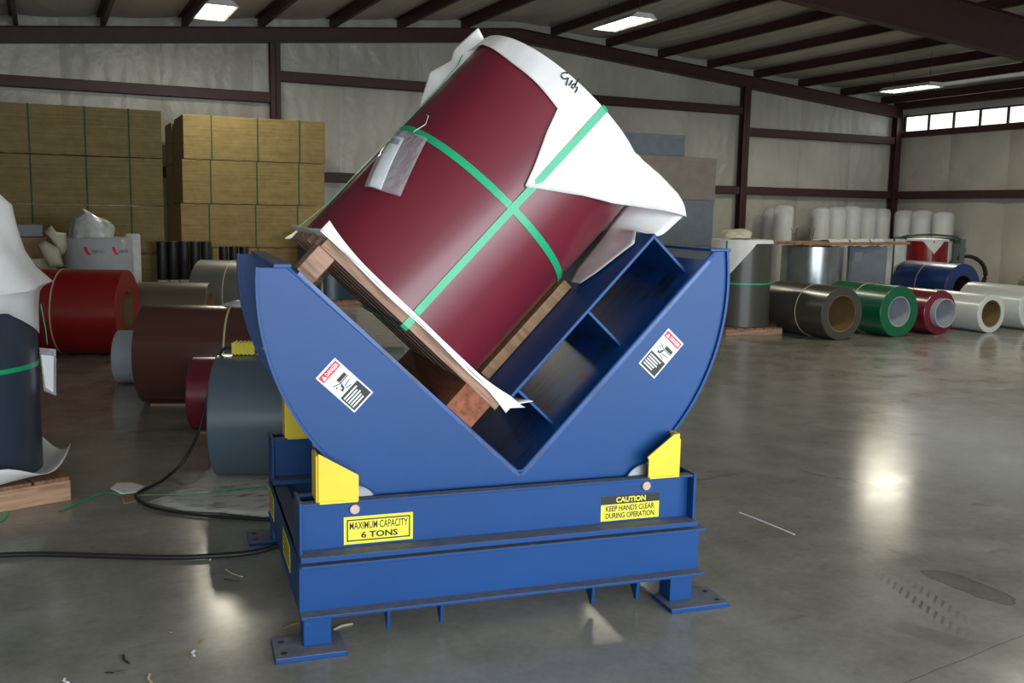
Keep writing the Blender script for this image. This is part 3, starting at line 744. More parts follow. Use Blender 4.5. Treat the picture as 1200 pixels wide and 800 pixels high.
# wads on the brown coil and batten below it
def on_top(coil_, f, dz=0.0):
    t, OD, r, d, base = coil_; return base+d*f+Vector((0, 0, OD+dz))
def crumple(name, label, cat, mt, loc, sx, sy, sz, seed, rz=0):
    random.seed(seed); bm = bmesh.new(); bmesh.ops.create_icosphere(bm, subdivisions=3, radius=1)
    for v in bm.verts:
        n = v.co.normalized(); k = 1+.10*math.sin(n.x*5+seed)+.08*math.sin(n.y*7+seed*2)+.06*math.sin(n.z*9+n.x*6)+random.uniform(-.03, .03)
        v.co = Vector((n.x*sx*k, n.y*sy*k, max(0, n.z)**.8*sz*k))
    me = bpy.data.meshes.new(name); bm.to_mesh(me); bm.free(); me.shade_smooth(); me.set_sharp_from_angle(angle=R(35)); me.materials.append(M[mt])
    o = bpy.data.objects.new(name, me); C.objects.link(o); o.location = loc; o.rotation_euler = (0, 0, rz); return tag(o, label, cat)
crumple('crumpled_film', 'crumpled clear plastic film lying on the brown coil', 'plastic film', 'bag', on_top(brown, .79, -.01), .16, .06, .05, 2, LA)
d20 = Vector((math.cos(LA), math.sin(LA), 0)); n20 = Vector((-d20.y, d20.x, 0))
def batten(label, coil_, f0, f1, off, mt='woody', hgt=.035):
    t, OD, r, d, base = coil_
    c_ = base+d*((f0+f1)/2)+n20*off
    o = B().box(-(f1-f0)/2, (f1-f0)/2, -.04, .04, 0, hgt).build('wooden_batten', 'wood', None, bevel=.002); o.location = c_; o.rotation_euler = (0, 0, LA)
    return tag(o, label, 'batten')
batten('rough wooden batten chocking the brown coil', brown, .08, 1.0, -.165, hgt=.018)
batten('rough wooden batten chocking the narrow dark maroon coil', maroon2, .06, .42, -.14, hgt=.016)

# right-hand row: ends face the near side of the building
RA = R(90)
row = 'coils lying in the row by the right wall'
olive = lying('dark olive coil lying with brown fibre core, first in the row', (985, 398.5), 336, RA, 1.25, .255, cm['olive'], core='core', bands=(.42,))
greenc = lying('deep green coil lying with thick wall and pale core', (1052, 395), 335, RA, 1.15, .215, cm['green'], core='corew', bands=(.50,))
mar3 = lying('small maroon coil lying with its pale core pushed out', (1100, 392), 340, RA, .95, .21, cm['maroon2'], core='corew', bands=(), shift=.10)
wh1 = lying('white coil lying beside the small maroon coil', (1160, 390), 345, RA, 1.05, .205, cm['whitec'], core='core', bands=())
wh2 = lying('larger white coil lying last in the row', (1210, 387), 336, RA, 1.15, .235, cm['whitec'], core='core', bands=())
bb = floor_at(1126, 366.5)
bluec = lying('royal blue coil lying behind the white coils', bb, None, RA, 1.25, .24, cm['bluec'], core='teal' if False else cm['dbrown'], od=above(bb, 309), bands=(.55,))
lying('dark grey roll lying near the right wall', floor_at(1240, 352), None, RA, .8, .1, cm['grey'], od=.52, bands=())

def pallet(label, loc, rz, sx, sy, h=.1, boards=6, group=None, mt='wood'):
    t = thing('wooden_pallet', label, 'pallet', loc, rz, group)
    for y in (-sy/2+.05, 0, sy/2-.05): B().box(-sx/2, sx/2, y-.045, y+.045, 0, h-.022).build('runner', mt, t, bevel=.004)
    bw = sx/boards
    for k in range(boards): B().box(-sx/2+k*bw+.008, -sx/2+(k+1)*bw-.008, -sy/2, sy/2, h-.022, h).build('deck_board', 'woody', t, bevel=.002)
    return t
def standing(label, c, r, z0, z1, mt, group=None):
    t = thing('steel_coil', label, 'steel coil', (c.x, c.y, z0), 0, group)
    B().ring(r, .2, 0, z1-z0, 72, 'z', ch=.006).build('winding', mt, t, smooth=40)
    return t
def hood_mesh(r, top, prof, flare, n=96, peak=0.0, seed=0):
    """draped paper: prof(theta degrees)->hem drop, flare(theta)->hem flare"""
    vs = []; K = 6+8
    for i in range(n):
        th = 360*i/n-180; wob = .006*math.sin(R(th)*5+seed)+.005*math.sin(R(th)*11+seed)
        for k in range(1, 7): vs.append(((r+.006)*(k/6)*math.cos(R(th)), (r+.006)*(k/6)*math.sin(R(th)), top+.006+peak*(1-(k/6)**1.5)+wob*(1-k/6)))
        for k in range(1, 9):
            t = k/8; q = r+.008+flare(th)*t**1.3+abs(wob)*t; vs.append((q*math.cos(R(th)), q*math.sin(R(th)), top+.006-prof(th)*t))
    c_ = len(vs); vs.append((0, 0, top+.006+peak)); fs = []
    for i in range(n):
        a, b_ = i*K, ((i+1) % n)*K; fs.append((c_, a, b_)); fs += [(a+j, a+j+1, b_+j+1, b_+j) for j in range(K-1)]
    return B().add(vs, fs)
def tri(th, c_, half, lo, hi):
    d = abs((th-c_+180) % 360-180); return hi-(hi-lo)*min(1, d/half)
# standing olive coil behind the cradle's right tip
pr = floor_at(866, 392)
c_ = pr+Vector((pr.x, pr.y, 0)).normalized()*.43-Vector((.02, 0, 0))
pallet('low wooden pallet under the standing dark olive coil', (c_.x, c_.y, 0), R(-8), .9, .9)
zt = above(c_, 281)
t = standing('dark olive coil standing on end on a pallet under torn white paper', c_, .42, .101, zt, cm['dkolive'])
view = math.degrees(math.atan2(-c_.y, -c_.x))
fl_th = view-10
hm = hood_mesh(.42, zt-.1, lambda th: tri(th, view-28, 55, .05, .55), lambda th: .01, 120, .0, 2); hm.build('paper_hood', 'paper', t, smooth=70, solid=.002)
B().ring(.424, .421, .60, .625, 72).build('strap', 'green', t, smooth=40)
B().grid(lambda u, v: (.438*math.cos(R(view-30+3*u)), .438*math.sin(R(view-30+3*u)), .02+v*(zt-.13)), 2, 2).build('strap', 'green', t, solid=.002)
crumple('paper_wad', 'crumpled brown paper wad on the standing dark olive coil', 'paper', 'creamp', (c_.x-.1, c_.y, zt+.03), .22, .16, .13, 5)
bt = B().box(-.6, .6, -.5, .5, 0, .012).build('cardboard_sheet', 'card', None); bt.location = (c_.x, c_.y, .0); bt.hide_render = False
bpy.data.objects.remove(bt)

# slate coil at the left edge, on its pallet, paper hood hanging off
pr = floor_at(52, 556, .1)
dirn = ray(20, 500); dirn.z = 0; dirn.normalize(); sidev = Vector((dirn.y, -dirn.x, 0))
r_ = .50
c_ = pr-sidev*r_+dirn*.10; c_.z = 0
pe = floor_at(84, 586); pf = floor_at(0, 601); pdir = (pe-pf).normalized(); pnor = Vector((-pdir.y, pdir.x, 0))
pc_ = pe-pdir*.60+pnor*.56
pallet('pale wooden pallet under the standing dark slate coil', (pc_.x, pc_.y, 0), math.atan2(pdir.y, pdir.x), 1.20, 1.12, .138, 6, None, 'palewood')
t = standing('dark slate coil standing on end under a big white paper hood', c_, r_, .14, 1.165, cm['slated'])
vw = math.degrees(math.atan2(-c_.y, -c_.x)); rt = vw+90
prf = [(.0, 1.84), (.10, 1.83), (.20, 1.79), (.28, 1.74), (.385, 1.63), (.405, 1.50), (.44, 1.38), (.50, 1.28), (.565, 1.19), (.545, 1.165), (.525, 1.14), (.515, 1.08), (.51, 1.0)]
NA = 120; vs = []
for i in range(NA):
    a = 2*math.pi*i/NA; th = math.degrees(a)
    for k, (q, z) in enumerate(prf):
        wb_ = (.012*math.sin(a*5+k*.5)+.010*math.sin(a*9-k*.7))*min(1, k/4)
        if k == 8: wb_ += tri(th, rt-4, 40, -.03, .03)
        hemz = (tri(th, rt-6, 45, .05, -.10) if k == 12 else (tri(th, rt-6, 45, .03, -.03) if k == 11 else 0))
        q2 = max(q+wb_, .509) if k > 7 else q+wb_
        vs.append((q2*math.cos(a), q2*math.sin(a), z-.125+hemz+.008*math.sin(a*4+k)*(k > 0)))
K_ = len(prf)
hd = B().add(vs, [(i*K_+j, ((i+1) % NA)*K_+j, ((i+1) % NA)*K_+j+1, i*K_+j+1) for i in range(NA) for j in range(K_-1)]).build('paper_hood', 'paper', t, smooth=50, solid=.002)
B().ring(r_+.004, r_+.001, .60, .628, 72).build('strap', 'green', t, smooth=40)
q = Vector((math.cos(R(rt-14)), math.sin(R(rt-14)), 0))
B().tube([q*(r_+.03)+Vector((0, 0, .95)), q*(r_+.05)+Vector((0, 0, .80)), q*(r_+.055)+Vector((0, 0, .72))], .003, 6).build('string', 'green', t)
zz = Vector((0, 0, 1)); P4 = lambda a, b_, zt_, zb_, off: [q*(r_+a)+tn*off+zz*zt_, q*(r_+b_)+tn*off+zz*(zt_-.01), q*(r_+b_-.01)+tn*off+zz*zb_, q*(r_+a+.015)+tn*off+zz*(zb_+.03)]
tn = Vector((-q.y, q.x, 0))
po2 = B().add(P4(.012, .10, .70, .42, 0), [(0, 1, 2, 3)]).build('document_pouch', 'pouch', t, solid=.004)
B().add(P4(.02, .085, .66, .44, 0), [(0, 1, 2, 3)]).build('paper_slip', 'white', po2, solid=.001)
# paper left on that pallet
def skirt(u, v):
    th = R(rt-150+u*230); q = r_*.9+v*.20; lift = .02+.02*math.sin(u*17)+v*v*.06*(1+math.sin(u*23))
    return (c_.x+q*math.cos(th), c_.y+q*math.sin(th), .1395+max(.001, lift*v))
cc_ = c_.copy()
o = B().grid(lambda u, v: skirt(u, v), 40, 8).build('paper_skirt', 'paper', None, smooth=70, solid=.0015); tag(o, 'curled white paper sheet between the dark slate coil and its pallet', 'paper')

# teal coil behind the tilted pallet
c_ = floor_at(384, 356); c_ = c_+Vector((c_.x, c_.y, 0)).normalized()*.1
zt = above(c_, 270)
pallet('low wooden pallet under the standing teal coil', (c_.x, c_.y, 0), R(10), 1.1, 1.1)
t = standing('dark teal coil standing on end behind the tilted pallet', c_, .52, .101, zt, cm['teal'])
vw = math.degrees(math.atan2(-c_.y, -c_.x))
hood_mesh(.52, zt-.1, lambda th: tri(th, vw-70, 50, .03, .16), lambda th: tri(th, vw-75, 30, .01, .22), 96, .02, 3).build('paper_hood', 'paper', t, smooth=70, solid=.002)

# ================================================================== bundled boards by the back wall
def bundle(label, x0, x1, y0, y1, z0, z1, mt, strap, straps, group, rz=0, lean=0):
    t = thing('board_bundle', label, 'board bundle', ((x0+x1)/2, (y0+y1)/2, z0), rz, group)
    w_, d_ = (x1-x0)/2, (y1-y0)/2; h_ = z1-z0; zb = .006
    B().box(-w_, w_, -d_, d_, zb, h_-.006).build('board_stack', mt, t, bevel=.006)
    for k in (-.8, -.25, .3, .82): B().box(w_*k-.045, w_*k+.045, -d_-.01, d_, 0, zb).build('bearer', 'tanwood', t, bevel=.003)
    for s in straps:
        x = -w_+2*w_*s
        B().box(x-.012+lean, x+.012+lean, -d_-.004, d_+.004, h_-.006, h_-.002).box(x-.012, x+.012, -d_-.005, -d_-.001, zb+.001, h_-.002).build('strap', strap, t)
    return t
Y0 = 17.7
xa, xb = on_y(213, 180, Y0).x, on_y(380, 180, Y0).x
zs_ = [on_y(300, y, Y0).z for y in (138, 187.5, 240)]
th_ = (zs_[0]-zs_[2])/2
grp = 'tan board bundles strapped in green'
z = zs_[0]; nm = ['topmost', 'second from the top', 'third from the top', 'lowest']
for i in range(4):
    lo = max(0, z-th_)
    if i == 3: lo = 0
    sh = (.03, 0, -.04, 0)[i]
    bundle('tan board bundle with green straps, %s in its stack' % nm[i], xa+sh, xb+sh*.6, Y0, Y0+1.22, lo, z, 'tan', 'greend', (.19, .51, .81), grp)
    z = lo
    if z <= 0: break
# a second stack behind, only its left end shows
Y1 = 19.0
xa2, xb2 = on_y(201, 170, Y1).x, on_y(370, 170, Y1).x; z = on_y(206, 143, Y1).z; i = 0
while z > .05:
    lo = max(0, z-th_)
    if lo < .3: lo = 0
    bundle('board bundle of the stack hidden behind the tan stack, %s' % ['topmost', 'second', 'third', 'lowest', 'bottom'][min(i, 4)], xa2, xb2, Y1, Y1+1.0, lo, z, 'tan', 'greend', (.2, .8), 'bundles behind the tan stack')
    z = lo; i += 1
Y2 = 15.6
xa3, xb3 = on_y(-12, 180, Y2).x, on_y(190, 180, Y2).x
z3 = [on_y(95, y, Y2).z for y in (124, 182, 240)]; th3 = (z3[0]-z3[2])/2; z = z3[0]
for i in range(4):
    lo = max(0, z-th3)
    if lo < .3: lo = 0
    bundle('strapped board bundle, %s in the stack behind the white printed coil' % nm[i], xa3, xb3, Y2, Y2+1.22, lo, z, 'tan', 'greend', (.22, .54, .80), 'board bundles behind the printed coil')
    z = lo
    if z <= 0: break
# black felt rolls
def felt(c_, r, h_, label):
    t = thing('felt_roll', label, 'felt roll', (c_.x, c_.y, 0), 0, 'black felt rolls')
    B().ring(r, .035, 0, h_, 28, 'z', ch=.006).build('roll', 'black', t, smooth=40)
    B().ring(r+.003, r+.0005, h_*.40, h_*.51, 28).build('label_band', 'lampw', t, smooth=40)
Y3 = 15.25
for k in range(5):
    c_ = on_y(190+12.9*k, 300, Y3); r = .076; h_ = above((c_.x, c_.y, 0), 282.5)
    c_.y += .0
    felt(c_, r, h_, 'black felt roll with white band, %s of five counting from the white printed coil' % ['first', 'second', 'third', 'fourth', 'last'][k])
for k in range(3):
    c_ = on_y(262+12*k, 300, 15.9); felt(c_, .072, above((c_.x, c_.y, 0), 288.5), '%s black felt roll of the shorter three behind the grey coil' % ['first', 'middle', 'last'][k])

# white printed coil with bag on top
c_ = on_y(116, 300, 14.1); c_.z = 0
zt = above(c_, 278)
t = thing('wrapped_coil', 'coil wrapped in white printed film standing behind the red coil', 'wrapped coil', (c_.x, c_.y, 0))
B().rev([(.42, .0), (.42, zt-.03), (.40, zt), (0, zt)], 64).build('wrapper', 'wrapw', t, smooth=40)
def logo(px0, sc2):
    q0 = on_y(px0, 296, 13.66); a0 = math.atan2(q0.y-c_.y, q0.x-c_.x); zz = q0.z
    f = lambda s, z_: Vector((.4215*math.cos(a0+s/.42), .4215*math.sin(a0+s/.42), zz+z_))
    ra = [(0, .075), (.03, .085), (.05, .06), (.06, .02), (.10, -.03), (.07, -.04), (.03, -.01), (.005, .04)]
    b = B(); b.add([f(x*sc2, z_*sc2) for x, z_ in ra], [tuple(range(8))]); b.build('logo_swoosh', 'redp', t, fix=False)
    me_o = text('logo_lettering', 'VERTEX', 'dkblock', t, (0, 0, 0), (1, 0, 0), (0, 0, 1), (.10*sc2, -.01*sc2, .30*sc2, .035*sc2), .02)
    for v in me_o.data.vertices: v.co = f(v.co.x, v.co.z)
logo(95, .9); logo(133, .9)
crumple('plastic_bag', 'bulging clear plastic bag on the white wrapped coil', 'plastic bag', 'bag', (c_.x-.10, c_.y, zt), .27, .24, .31, 3)
c2 = on_y(156, 300, 14.4); c2.z = 0
t = thing('wrapped_roll', 'narrow white wrapped roll standing beside the printed coil', 'wrapped roll', (c2.x, c2.y, 0))
h2 = above(c2, 274); B().rev([(.10, 0), (.10, h2-.02), (.085, h2), (0, h2)], 32).build('roll', 'insw', t, smooth=40); B().ring(.1035, .1005, h2*.3, h2*.32, 32).build('tape', 'lampw', t)
# a dark coil behind the left paper hood, with cream paper, cardboard and a grey block on it
c3 = on_y(40, 300, 14.3); c3.z = 0
zt = above(c3, 303)
pallet('low wooden pallet behind the left paper hood', (c3.x, c3.y, 0), 0, .7, .7)
t = standing('dark brown coil standing on end behind the left paper hood', c3, .28, .101, zt, cm['dbrown'])
vw = math.degrees(math.atan2(-c3.y, -c3.x))
hood_mesh(.28, zt-.1, lambda th: tri(th, vw+30, 40, .02, .2), lambda th: tri(th, vw+40, 30, .01, .06), 80, .0, 4).build('paper_hood', 'creamp', t, smooth=70, solid=.002)
o = B().box(-.30, .24, -.15, .15, 0, .17).build('cardboard_box', 'dkblock', None, bevel=.012); o.location = (c3.x-.12, c3.y+.1, zt+.28); tag(o, 'grey film-wrapped block on the cream papers behind the hood', 'block')
o2 = B().box(-.32, .28, -.16, .2, 0, .27).build('cardboard_box', 'card', None, bevel=.006); o2.location = (c3.x-.12, c3.y+.08, zt+.008); tag(o2, 'brown cardboard box under the grey wrapped block', 'box')
tflap = t
def flap(label, px_poly, Yp, mt='creamp', curl=.05):
    pts = [on_y(x, y, Yp) for x, y in px_poly]; cen = sum(pts, Vector())/len(pts)
    vs = []; n = len(pts)
    for k, s in enumerate((1, .55)):
        for p in pts: vs.append(cen+(p-cen)*s+Vector((0, -curl*(1-s)*2, 0)))
    vs.append(cen+Vector((0, -curl*1.2, 0)))
    fs = [(i, (i+1) % n, n+(i+1) % n, n+i) for i in range(n)]+[(n+i, n+(i+1) % n, 2*n) for i in range(n)]
    o = B().add([v-cen for v in vs], fs).build('paper_flap', mt, None, smooth=50, solid=.004); o.location = cen-Vector(tflap.location); o.parent = tflap; o['label'] = label; return o
flap('torn cream paper flap hanging before the brown box', [(44, 286), (53, 282), (70, 291), (74, 309), (76, 312), (58, 314)], 13.85)
flap('curled cream paper flap beside the printed wrapper', [(52, 272), (60, 264), (66, 272), (78, 273), (79, 290), (74, 303), (66, 290), (58, 280)], 13.92)

# ================================================================== cartons behind the coil
grp = 'cartons piled by the end wall'
Y4 = 14.0
xr = [on_y(p, 230, Y4).x for p in (716, 837)]
zc = [0]+[on_y(815, y, Y4).z for y in (288, 234.5, 184, 158)]
for k, (lab, mt, w1_, d_) in enumerate((('lowest grey carton of the pile behind the cradle', 'crateb', 1, 1.1), ('blue-grey carton with faint print under the taupe carton', 'crateb', 1, 1.1),
                                 ('taupe carton with shiny lid between two blue-grey cartons', 'crate', 1.01, 1.1), ('blue-grey flat carton on top of the taupe carton', 'crateb', .72, .9))):
    wd = (xr[1]-xr[0])*w1_; h_ = zc[k+1]-zc[k]
    t = thing('carton', lab, 'carton', (xr[0]+wd/2, Y4+.55, zc[k]), 0, grp); w_ = wd/2
    B().box(-w_, w_, -d_/2, d_/2, 0, h_-.012).build('body', mt, t, bevel=.012)
    B().box(-w_-.006, w_+.006, -d_/2-.006, d_/2+.006, h_-.09, h_-.001).build('lid', mt, t, bevel=.01)
# ================================================================== galvanised coils with planks, racks and rolls by the right corner
c_ = on_y(951, 310, 13.3); c_.z = 0
zt = above(c_, 288)
t = standing('shiny galvanised coil standing on end under loose planks', c_, .52, 0, zt, M['galv'])
B().ring(.522, .5205, 0, zt, 8).build('end_ring', 'galv', t) if False else None
c5 = on_y(1015, 310, 13.6); c5.z = 0; z5 = above(c5, 286)
t = thing('grey_cabinet', 'plain grey steel cabinet standing under the planks', 'cabinet', (c5.x, c5.y, 0), R(-40))
B().box(-.32, .32, -.28, .28, 0, z5-.02).build('body', 'crateb', t, bevel=.01); B().box(-.29, .29, -.295, -.28, .06, z5-.07).build('door', 'crateb', t, bevel=.006)
hl = B().box(-.24, -.10, -.305, -.295, z5-.3, z5-.14).build('label_panel', 'dkblock', t)
for k, (xx) in enumerate((1039, 1053)):
    c6 = on_y(xx, 310, 13.9); z6 = above((c6.x, c6.y, 0), 280)
    o = B().prism([(-.09, 0), (.09, 0), (.09, z6), (-.09, z6)], -.03, .03).build('white_panel', 'insw', None, bevel=.008); o.location = (c6.x, c6.y, 0); o.rotation_euler = (0, 0, R(-40)); tag(o, 'upright white panel leaning beside the grey cabinet' if k == 0 else 'upright white panel next to the green rack', 'panel')
pd = Vector((1, .08, 0)).normalized(); base = Vector((c_.x, c_.y, 0)); L_ = (c5-c_).length
ang = math.atan2(c5.y-c_.y, c5.x-c_.x)
tops = max(zt, z5)
for k in range(5):
    off = -.34+.17*k; lab = ['foremost', 'second', 'middle', 'fourth', 'rearmost'][k]
    o = B().box(-.62, L_+.72+.05*(k % 2), -.075, .075, 0, .05).build('plank', 'tanwood', None, bevel=.004)
    o.location = (c_.x-math.sin(ang)*off, c_.y+math.cos(ang)*off, tops+.002); o.rotation_euler = (0, 0, ang); tag(o, 'tan plank lying across the galvanised coil and cabinet, %s of five' % lab, 'plank')
for k, (f0, f1) in enumerate(((.0, .55), (.6, 1.15), (1.2, 1.6))):
    o = B().grid(lambda u, v: (f0+(f1-f0)*u, -.42+.45*v, .008+.03*math.sin(v*3.1)*(1-v)+.012*math.sin(u*9)-(.09 if v < .12 else 0)), 12, 10).build('paper_sheet', 'paper', None, smooth=70, solid=.003)
    o.location = (c_.x, c_.y, tops+.068); o.rotation_euler = (0, 0, ang); tag(o, ['rumpled white paper over the plank ends above the galvanised coil', 'white paper strip draped in the middle of the planks', 'white paper strip draped over the plank ends by the green rack'][k], 'paper')
o = B().box(-.3, .3, -.09, .09, 0, .1).build('timber_block', 'woodred', None, bevel=.004); o.location = (c_.x-.3*math.cos(ang)+math.sin(ang)*.45, c_.y-.3*math.sin(ang)-math.cos(ang)*.45, tops-.13)
bpy.data.objects.remove(o)
# small jars on the planks
for k, xx in enumerate((915, 936)):
    p = on_y(xx, 265, c_.y+.05); 
    t = thing('wire_stand', 'small bent wire stand on the planks, %s one' % ('wider' if k == 0 else 'narrower'), 'wire stand', (c_.x+(.0 if k else -.25), c_.y+(.05 if k else .2), tops+.054), ang)
    for s in (-1, 1):
        B().tube([(s*.05, 0, 0), (s*.06, 0, .2), (s*.09, 0, .22)], .006, 6).build('wire_leg', 'steel', t)
    B().tube([(-.055, 0, .12), (.055, 0, .12)], .006, 6).build('cross_wire', 'steel', t)

grp = 'film-wrapped fibreglass rolls in the far corner'
def fib(px, Y=None, X=None, r=.27, top=241, label=''):
    p = on_y(px, 255, Y) if Y else on_x(px, 255, X)
    p.z = 0; h_ = above(p, top)
    t = thing('insulation_roll', label, 'insulation roll', p, 0, grp)
    B().rev([(r-.03, 0), (r-.03, h_-.22), (r-.08, h_-.20), (.05, h_-.20)], 32).build('roll', 'insw', t, smooth=40)
    B().rev([(r, .0), (r, h_-.14), (r*.93, h_-.06), (r*.7, h_-.015), (r*.3, h_)], 32).build('film_wrap', 'film', t, smooth=50)
lb = 'film-wrapped white fibreglass roll on the end wall, %s from the corner column'
fib(904, Y=20.08, r=.20, top=243, label='greyish fibreglass roll in clear film, left one of the pair apart from the rest')
fib(918, Y=19.4, r=.25, top=240, label='taller white fibreglass roll in clear film, right one of the pair apart')
for k, (px, r, tp) in enumerate(((962, .24, 243), (980, .26, 242), (998, .25, 241), (1016, .25, 243), (1033, .23, 244))):
    fib(px, Y=19.6, r=r, top=tp, label=lb % ['fifth', 'fourth', 'third', 'second', 'first'][k])
for k, (px, tp) in enumerate(((1060, 246), (1081, 246), (1106, 248))):
    fib(px, X=20.6, r=.26, top=tp, label='film-wrapped fibreglass roll on the right wall, %s from the corner' % ['first', 'second', 'third'][k])

# green rack with a red coil
c7 = on_y(1086, 300, 15.0); c7.z = 0; z7 = above(c7, 277); ra_ = R(-42)
t = thing('coil_rack', 'dark green steel decoiler rack around a red coil', 'rack', (c7.x, c7.y, 0), ra_)
for sx in (-.60, .60):
    for sy in (-.5, .5): B().box(sx-.05, sx+.05, sy-.05, sy+.05, 0, z7-.03).build('post', 'machgreen', t, bevel=.006)
    B().box(sx-.04, sx+.04, -.45, .45, z7-.13, z7-.05).build('rail', 'machgreen', t, bevel=.004)
    B().rev([(.07, -.03), (.07, .03)], 20, 'y', (sx, -.55, z7-.25)).build('hand_wheel', 'machgreen', t, smooth=40)
B().box(-.58, .58, .46, .54, z7-.10, z7-.02).build('rail', 'machgreen', t, bevel=.004); B().box(-.58, .58, -.54, -.47, .1, .2).build('rail', 'machgreen', t, bevel=.004)
B().tube([(-.6, -.5, z7-.03), (-.45, -.5, z7+.02), (0, -.5, z7+.05), (.45, -.5, z7+.02), (.6, -.5, z7-.05)], .02, 8).build('guard_bar', 'machgreen', t, smooth=60)
tc_ = standing('bright red coil standing on end inside the green rack', Vector((c7.x, c7.y, 0)), .40, 0, z7-.06, cm['redb'])
vw = math.degrees(math.atan2(-c7.y, -c7.x))
hood_mesh(.40, z7-.06, lambda th: .04+tri(th, vw+18, 30, 0, .26), lambda th: .01, 90, .02, 6).build('paper_hood', 'paper', tc_, smooth=70, solid=.002)
B().ring(.403, .401, .5, .52, 60).build('strap', 'machgreen', tc_); a_ = R(vw+16)
B().grid(lambda u, v: (.412*math.cos(a_+.05*u), .412*math.sin(a_+.05*u), .02+v*(z7-.1)), 2, 2).build('strap', 'machgreen', tc_, solid=.002)
# black hose ring leaning by the wall
p = floor_at(1143, 352); rr_ = .42
o = B()
for k in range(3):
    o.tube([(rr_*(1-.03*k)*math.cos(6.2832*i/36), .05*k-.05, rr_+.03+rr_*(1-.03*k)*math.sin(6.2832*i/36)) for i in range(36)], .03, 8, True)
o = o.build('hose_coil', 'black', None, smooth=60); o.location = (p.x+1.2, p.y+1.3, .002); o.rotation_euler = (0, 0, R(-45)); tag(o, 'coiled black hose propped up behind the blue coil', 'hose')

# ================================================================== things on the floor
def ground_sheet(name, label, px_poly, mt, cat='paper', thick=.0015, wav=.008):
    pts = [floor_at(x, y) for x, y in px_poly]; cen = sum(pts, Vector())/len(pts); n = len(pts)
    vs = []; L_ = (1, .8, .5, .2)
    for j, s in enumerate(L_):
        for i, p in enumerate(pts): q = (p-cen)*s; vs.append((q.x, q.y, .003+wav*abs(math.sin(i*2.1+j*1.7))*(1 if j else .6)))
    vs.append((0, 0, .004)); fs = []
    for j in range(3): fs += [(j*n+i, j*n+(i+1) % n, (j+1)*n+(i+1) % n, (j+1)*n+i) for i in range(n)]
    fs += [(3*n+i, 3*n+(i+1) % n, 4*n) for i in range(n)]
    o = B().add(vs, fs).build(name, mt, None, smooth=40, solid=thick); o.location = (cen.x, cen.y, 0); return tag(o, label, cat)
ground_sheet('paper_sheet', 'large scuffed white paper sheet spread under the slate coil', [(172, 589), (196, 581), (205, 573), (226, 566), (247, 549), (246, 531), (258, 529), (340, 540), (345, 580), (330, 604), (308, 607), (260, 602), (215, 599)], 'mark')
ground_sheet('paper_scrap', 'small white paper scrap with a pen mark by the green strap', [(129, 573), (137, 566), (155, 566), (171, 570), (160, 578), (143, 580)], 'paper', wav=.004)
ground_sheet('cardboard_scrap', 'small brown cardboard scrap by the cord', [(142, 580), (157, 578), (160, 588), (145, 591)], 'card', 'cardboard', .004, .001)
ground_sheet('paper_scrap', 'torn dark-edged paper scrap beside the far leg plate', [(186, 594), (190, 598), (250, 604), (306, 608), (303, 612), (240, 607)], 'card', 'paper', .002, .003) if False else None
def on_floor(label, name, px_pts, prof, mt, cat, z=.006, sub=6, up=Vector((0, 0, 1))):
    P0 = [floor_at(x, y, z) for x, y, *_ in px_pts]
    pts = []                                     # Catmull-Rom through the points
    for i in range(len(P0)-1):
        a, b_, c_, d_ = P0[max(0, i-1)], P0[i], P0[i+1], P0[min(len(P0)-1, i+2)]
        for k in range(sub):
            t = k/sub; pts.append(.5*((2*b_)+(c_-a)*t+(2*a-5*b_+4*c_-d_)*t*t+(3*b_-a-3*c_+d_)*t**3))
    pts.append(P0[-1]); c0 = pts[0].copy(); c0.z = 0
    o = B().sweep([p-c0 for p in pts], prof, up=up).build(name, mt, None, smooth=60); o.location = c0
    return tag(o, label, cat) if label else o
circ = lambda r: [(r*math.cos(6.2832*j/8), r*math.sin(6.2832*j/8)) for j in range(8)]
flat = [(-.014, -.001), (.014, -.001), (.014, .001), (-.014, .001)]
on_floor('thick black cable running across the bare floor to the base frame', 'floor_cable', [(-30, 652), (40, 649), (120, 651), (200, 653), (270, 650), (305, 645), (328, 638), (350, 630)], circ(.013), 'black', 'cable', .014)
on_floor('broad green strap end lying bent on the floor', 'loose_strap', [(70, 598), (98, 586), (124, 577), (142, 580), (158, 581)], flat, 'green', 'strap', .004, 3)
on_floor('thin green strap lying over the scuffed paper sheet', 'loose_strap', [(160, 580), (205, 579), (260, 575), (312, 570)], [(x*.5, y) for x, y in flat], 'green', 'strap', .016, 3)
on_floor('short green strap end at the foot of the pale pallet', 'loose_strap', [(-6, 612), (4, 607), (7, 598), (2, 594)], flat, 'green', 'strap', .004, 3)
on_floor('thin white plastic strip lying on the open floor', 'plastic_strip', [(866, 600), (895, 611), (931, 626)], [(-.006, -.001), (.006, -.001), (.006, .001), (-.006, .001)], 'white', 'strip', .003, 4)
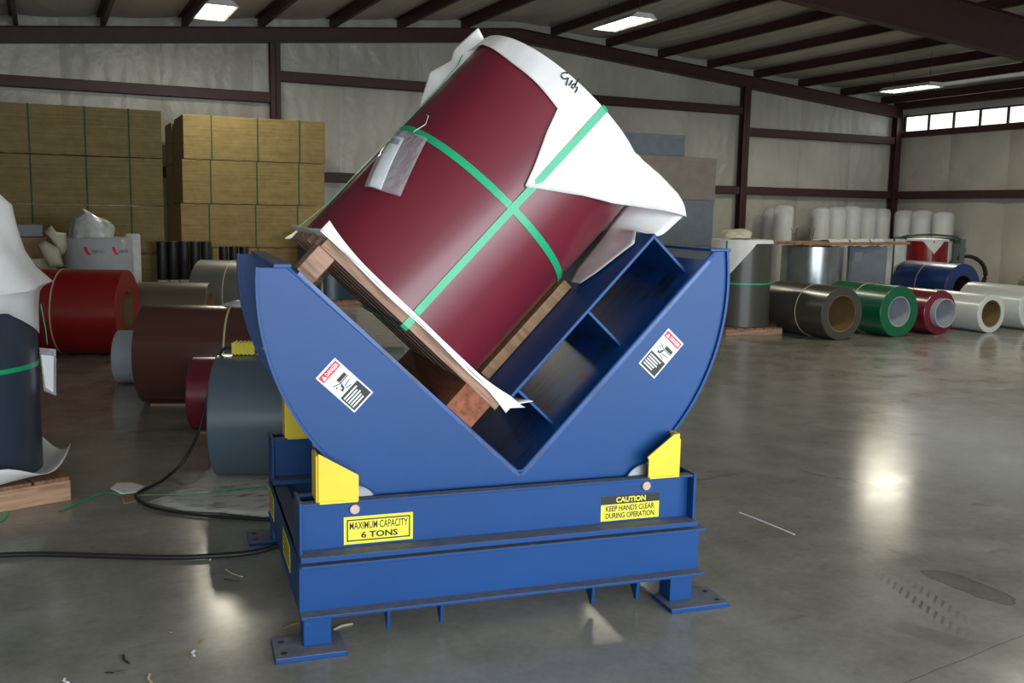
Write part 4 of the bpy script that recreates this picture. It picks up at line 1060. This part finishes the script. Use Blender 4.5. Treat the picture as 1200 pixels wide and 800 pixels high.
# power cord: yellow connector resting on the slate coil, lead hanging to the floor
t_, OD_, r_s, d_s, base_s = slate
pc = base_s+d_s*.10+Vector((0, 0, OD_))
cord = thing('power_cord', 'black power cord with yellow connector lying on the slate coil', 'power cord', (pc.x, pc.y, pc.z), LA)
cn = B()
cn.box(-.01, .13, -.035, .035, .004, .074)
for k in range(5): cn.box(.005+.025*k, .018+.025*k, -.042, .042, .0, .082)
cn.build('connector', 'yelp', cord, bevel=.004)
B().rev([(.03, .13), (.03, .17), (.024, .175)], 18, 'x', (0, 0, .04)).build('plug_body', 'zinc', cord, smooth=40)
inv = (Matrix.Translation(pc) @ Matrix.Rotation(LA, 4, 'Z')).inverted()
yn = base_s.y-.15
lead = [pc+Vector((-.01, 0, .04)), pc+d_s*-.06+Vector((0, -.0, .035))]
nn = Vector((-d_s.y, d_s.x, 0))
for x, y, off in ((252, 424, 0), (246, 450, -.02), (240, 480, -.04), (231, 510, -.05), (215, 540, -.05)):
    d = ray(x, y); q0 = base_s+nn*off; t = (q0-CAM).dot(nn)/d.dot(nn); lead.append(CAM+d*t)
for x, y in ((195, 559), (175, 570), (160, 579), (166, 588), (185, 596), (230, 603), (280, 607), (318, 609)): lead.append(floor_at(x, y, .012))
pts = []
for i in range(len(lead)-1):
    a, b_, c_, d_ = lead[max(0, i-1)], lead[i], lead[i+1], lead[min(len(lead)-1, i+2)]
    for k in range(6):
        t = k/6; pts.append(.5*((2*b_)+(c_-a)*t+(2*a-5*b_+4*c_-d_)*t*t+(3*b_-a-3*c_+d_)*t**3))
pts.append(lead[-1])
B().tube([inv @ p for p in pts], .009, 8).build('lead', 'black', cord, smooth=60)
# chips and splinters
random.seed(11)
for k, (x, y, L_, c_) in enumerate(((228, 766, .05, 'white'), (148, 773, .09, 'black'), (135, 788, .07, 'black'), (225, 768, .03, 'card'), (177, 796, .08, 'cream'), (78, 798, .04, 'white'), (236, 752, .03, 'card'), (200, 740, .03, 'card'), (274, 672, .14, 'cream'), (272, 680, .08, 'black'), (402, 735, .09, 'cream'), (250, 654, .07, 'white'), (345, 733, .1, 'card'))):
    p = floor_at(x, y); o = B().add([(-L_/2, -.004, 0), (0, .004, 0), (L_/2, -.003, 0), (L_/2, .004, .002), (0, .013, .003), (-L_/2, .003, .002)], [(0, 1, 4, 5), (1, 2, 3, 4)]).build('debris_chip', c_, None, solid=.003)
    o.location = (p.x, p.y, .003); o.rotation_euler = (0, 0, random.uniform(0, 3.1))
    tag(o, 'small %s scrap lying loose on the concrete near the upender' % {'white': 'white', 'black': 'black', 'card': 'brown', 'cream': 'cream'}[c_], 'scrap', 'floor litter')
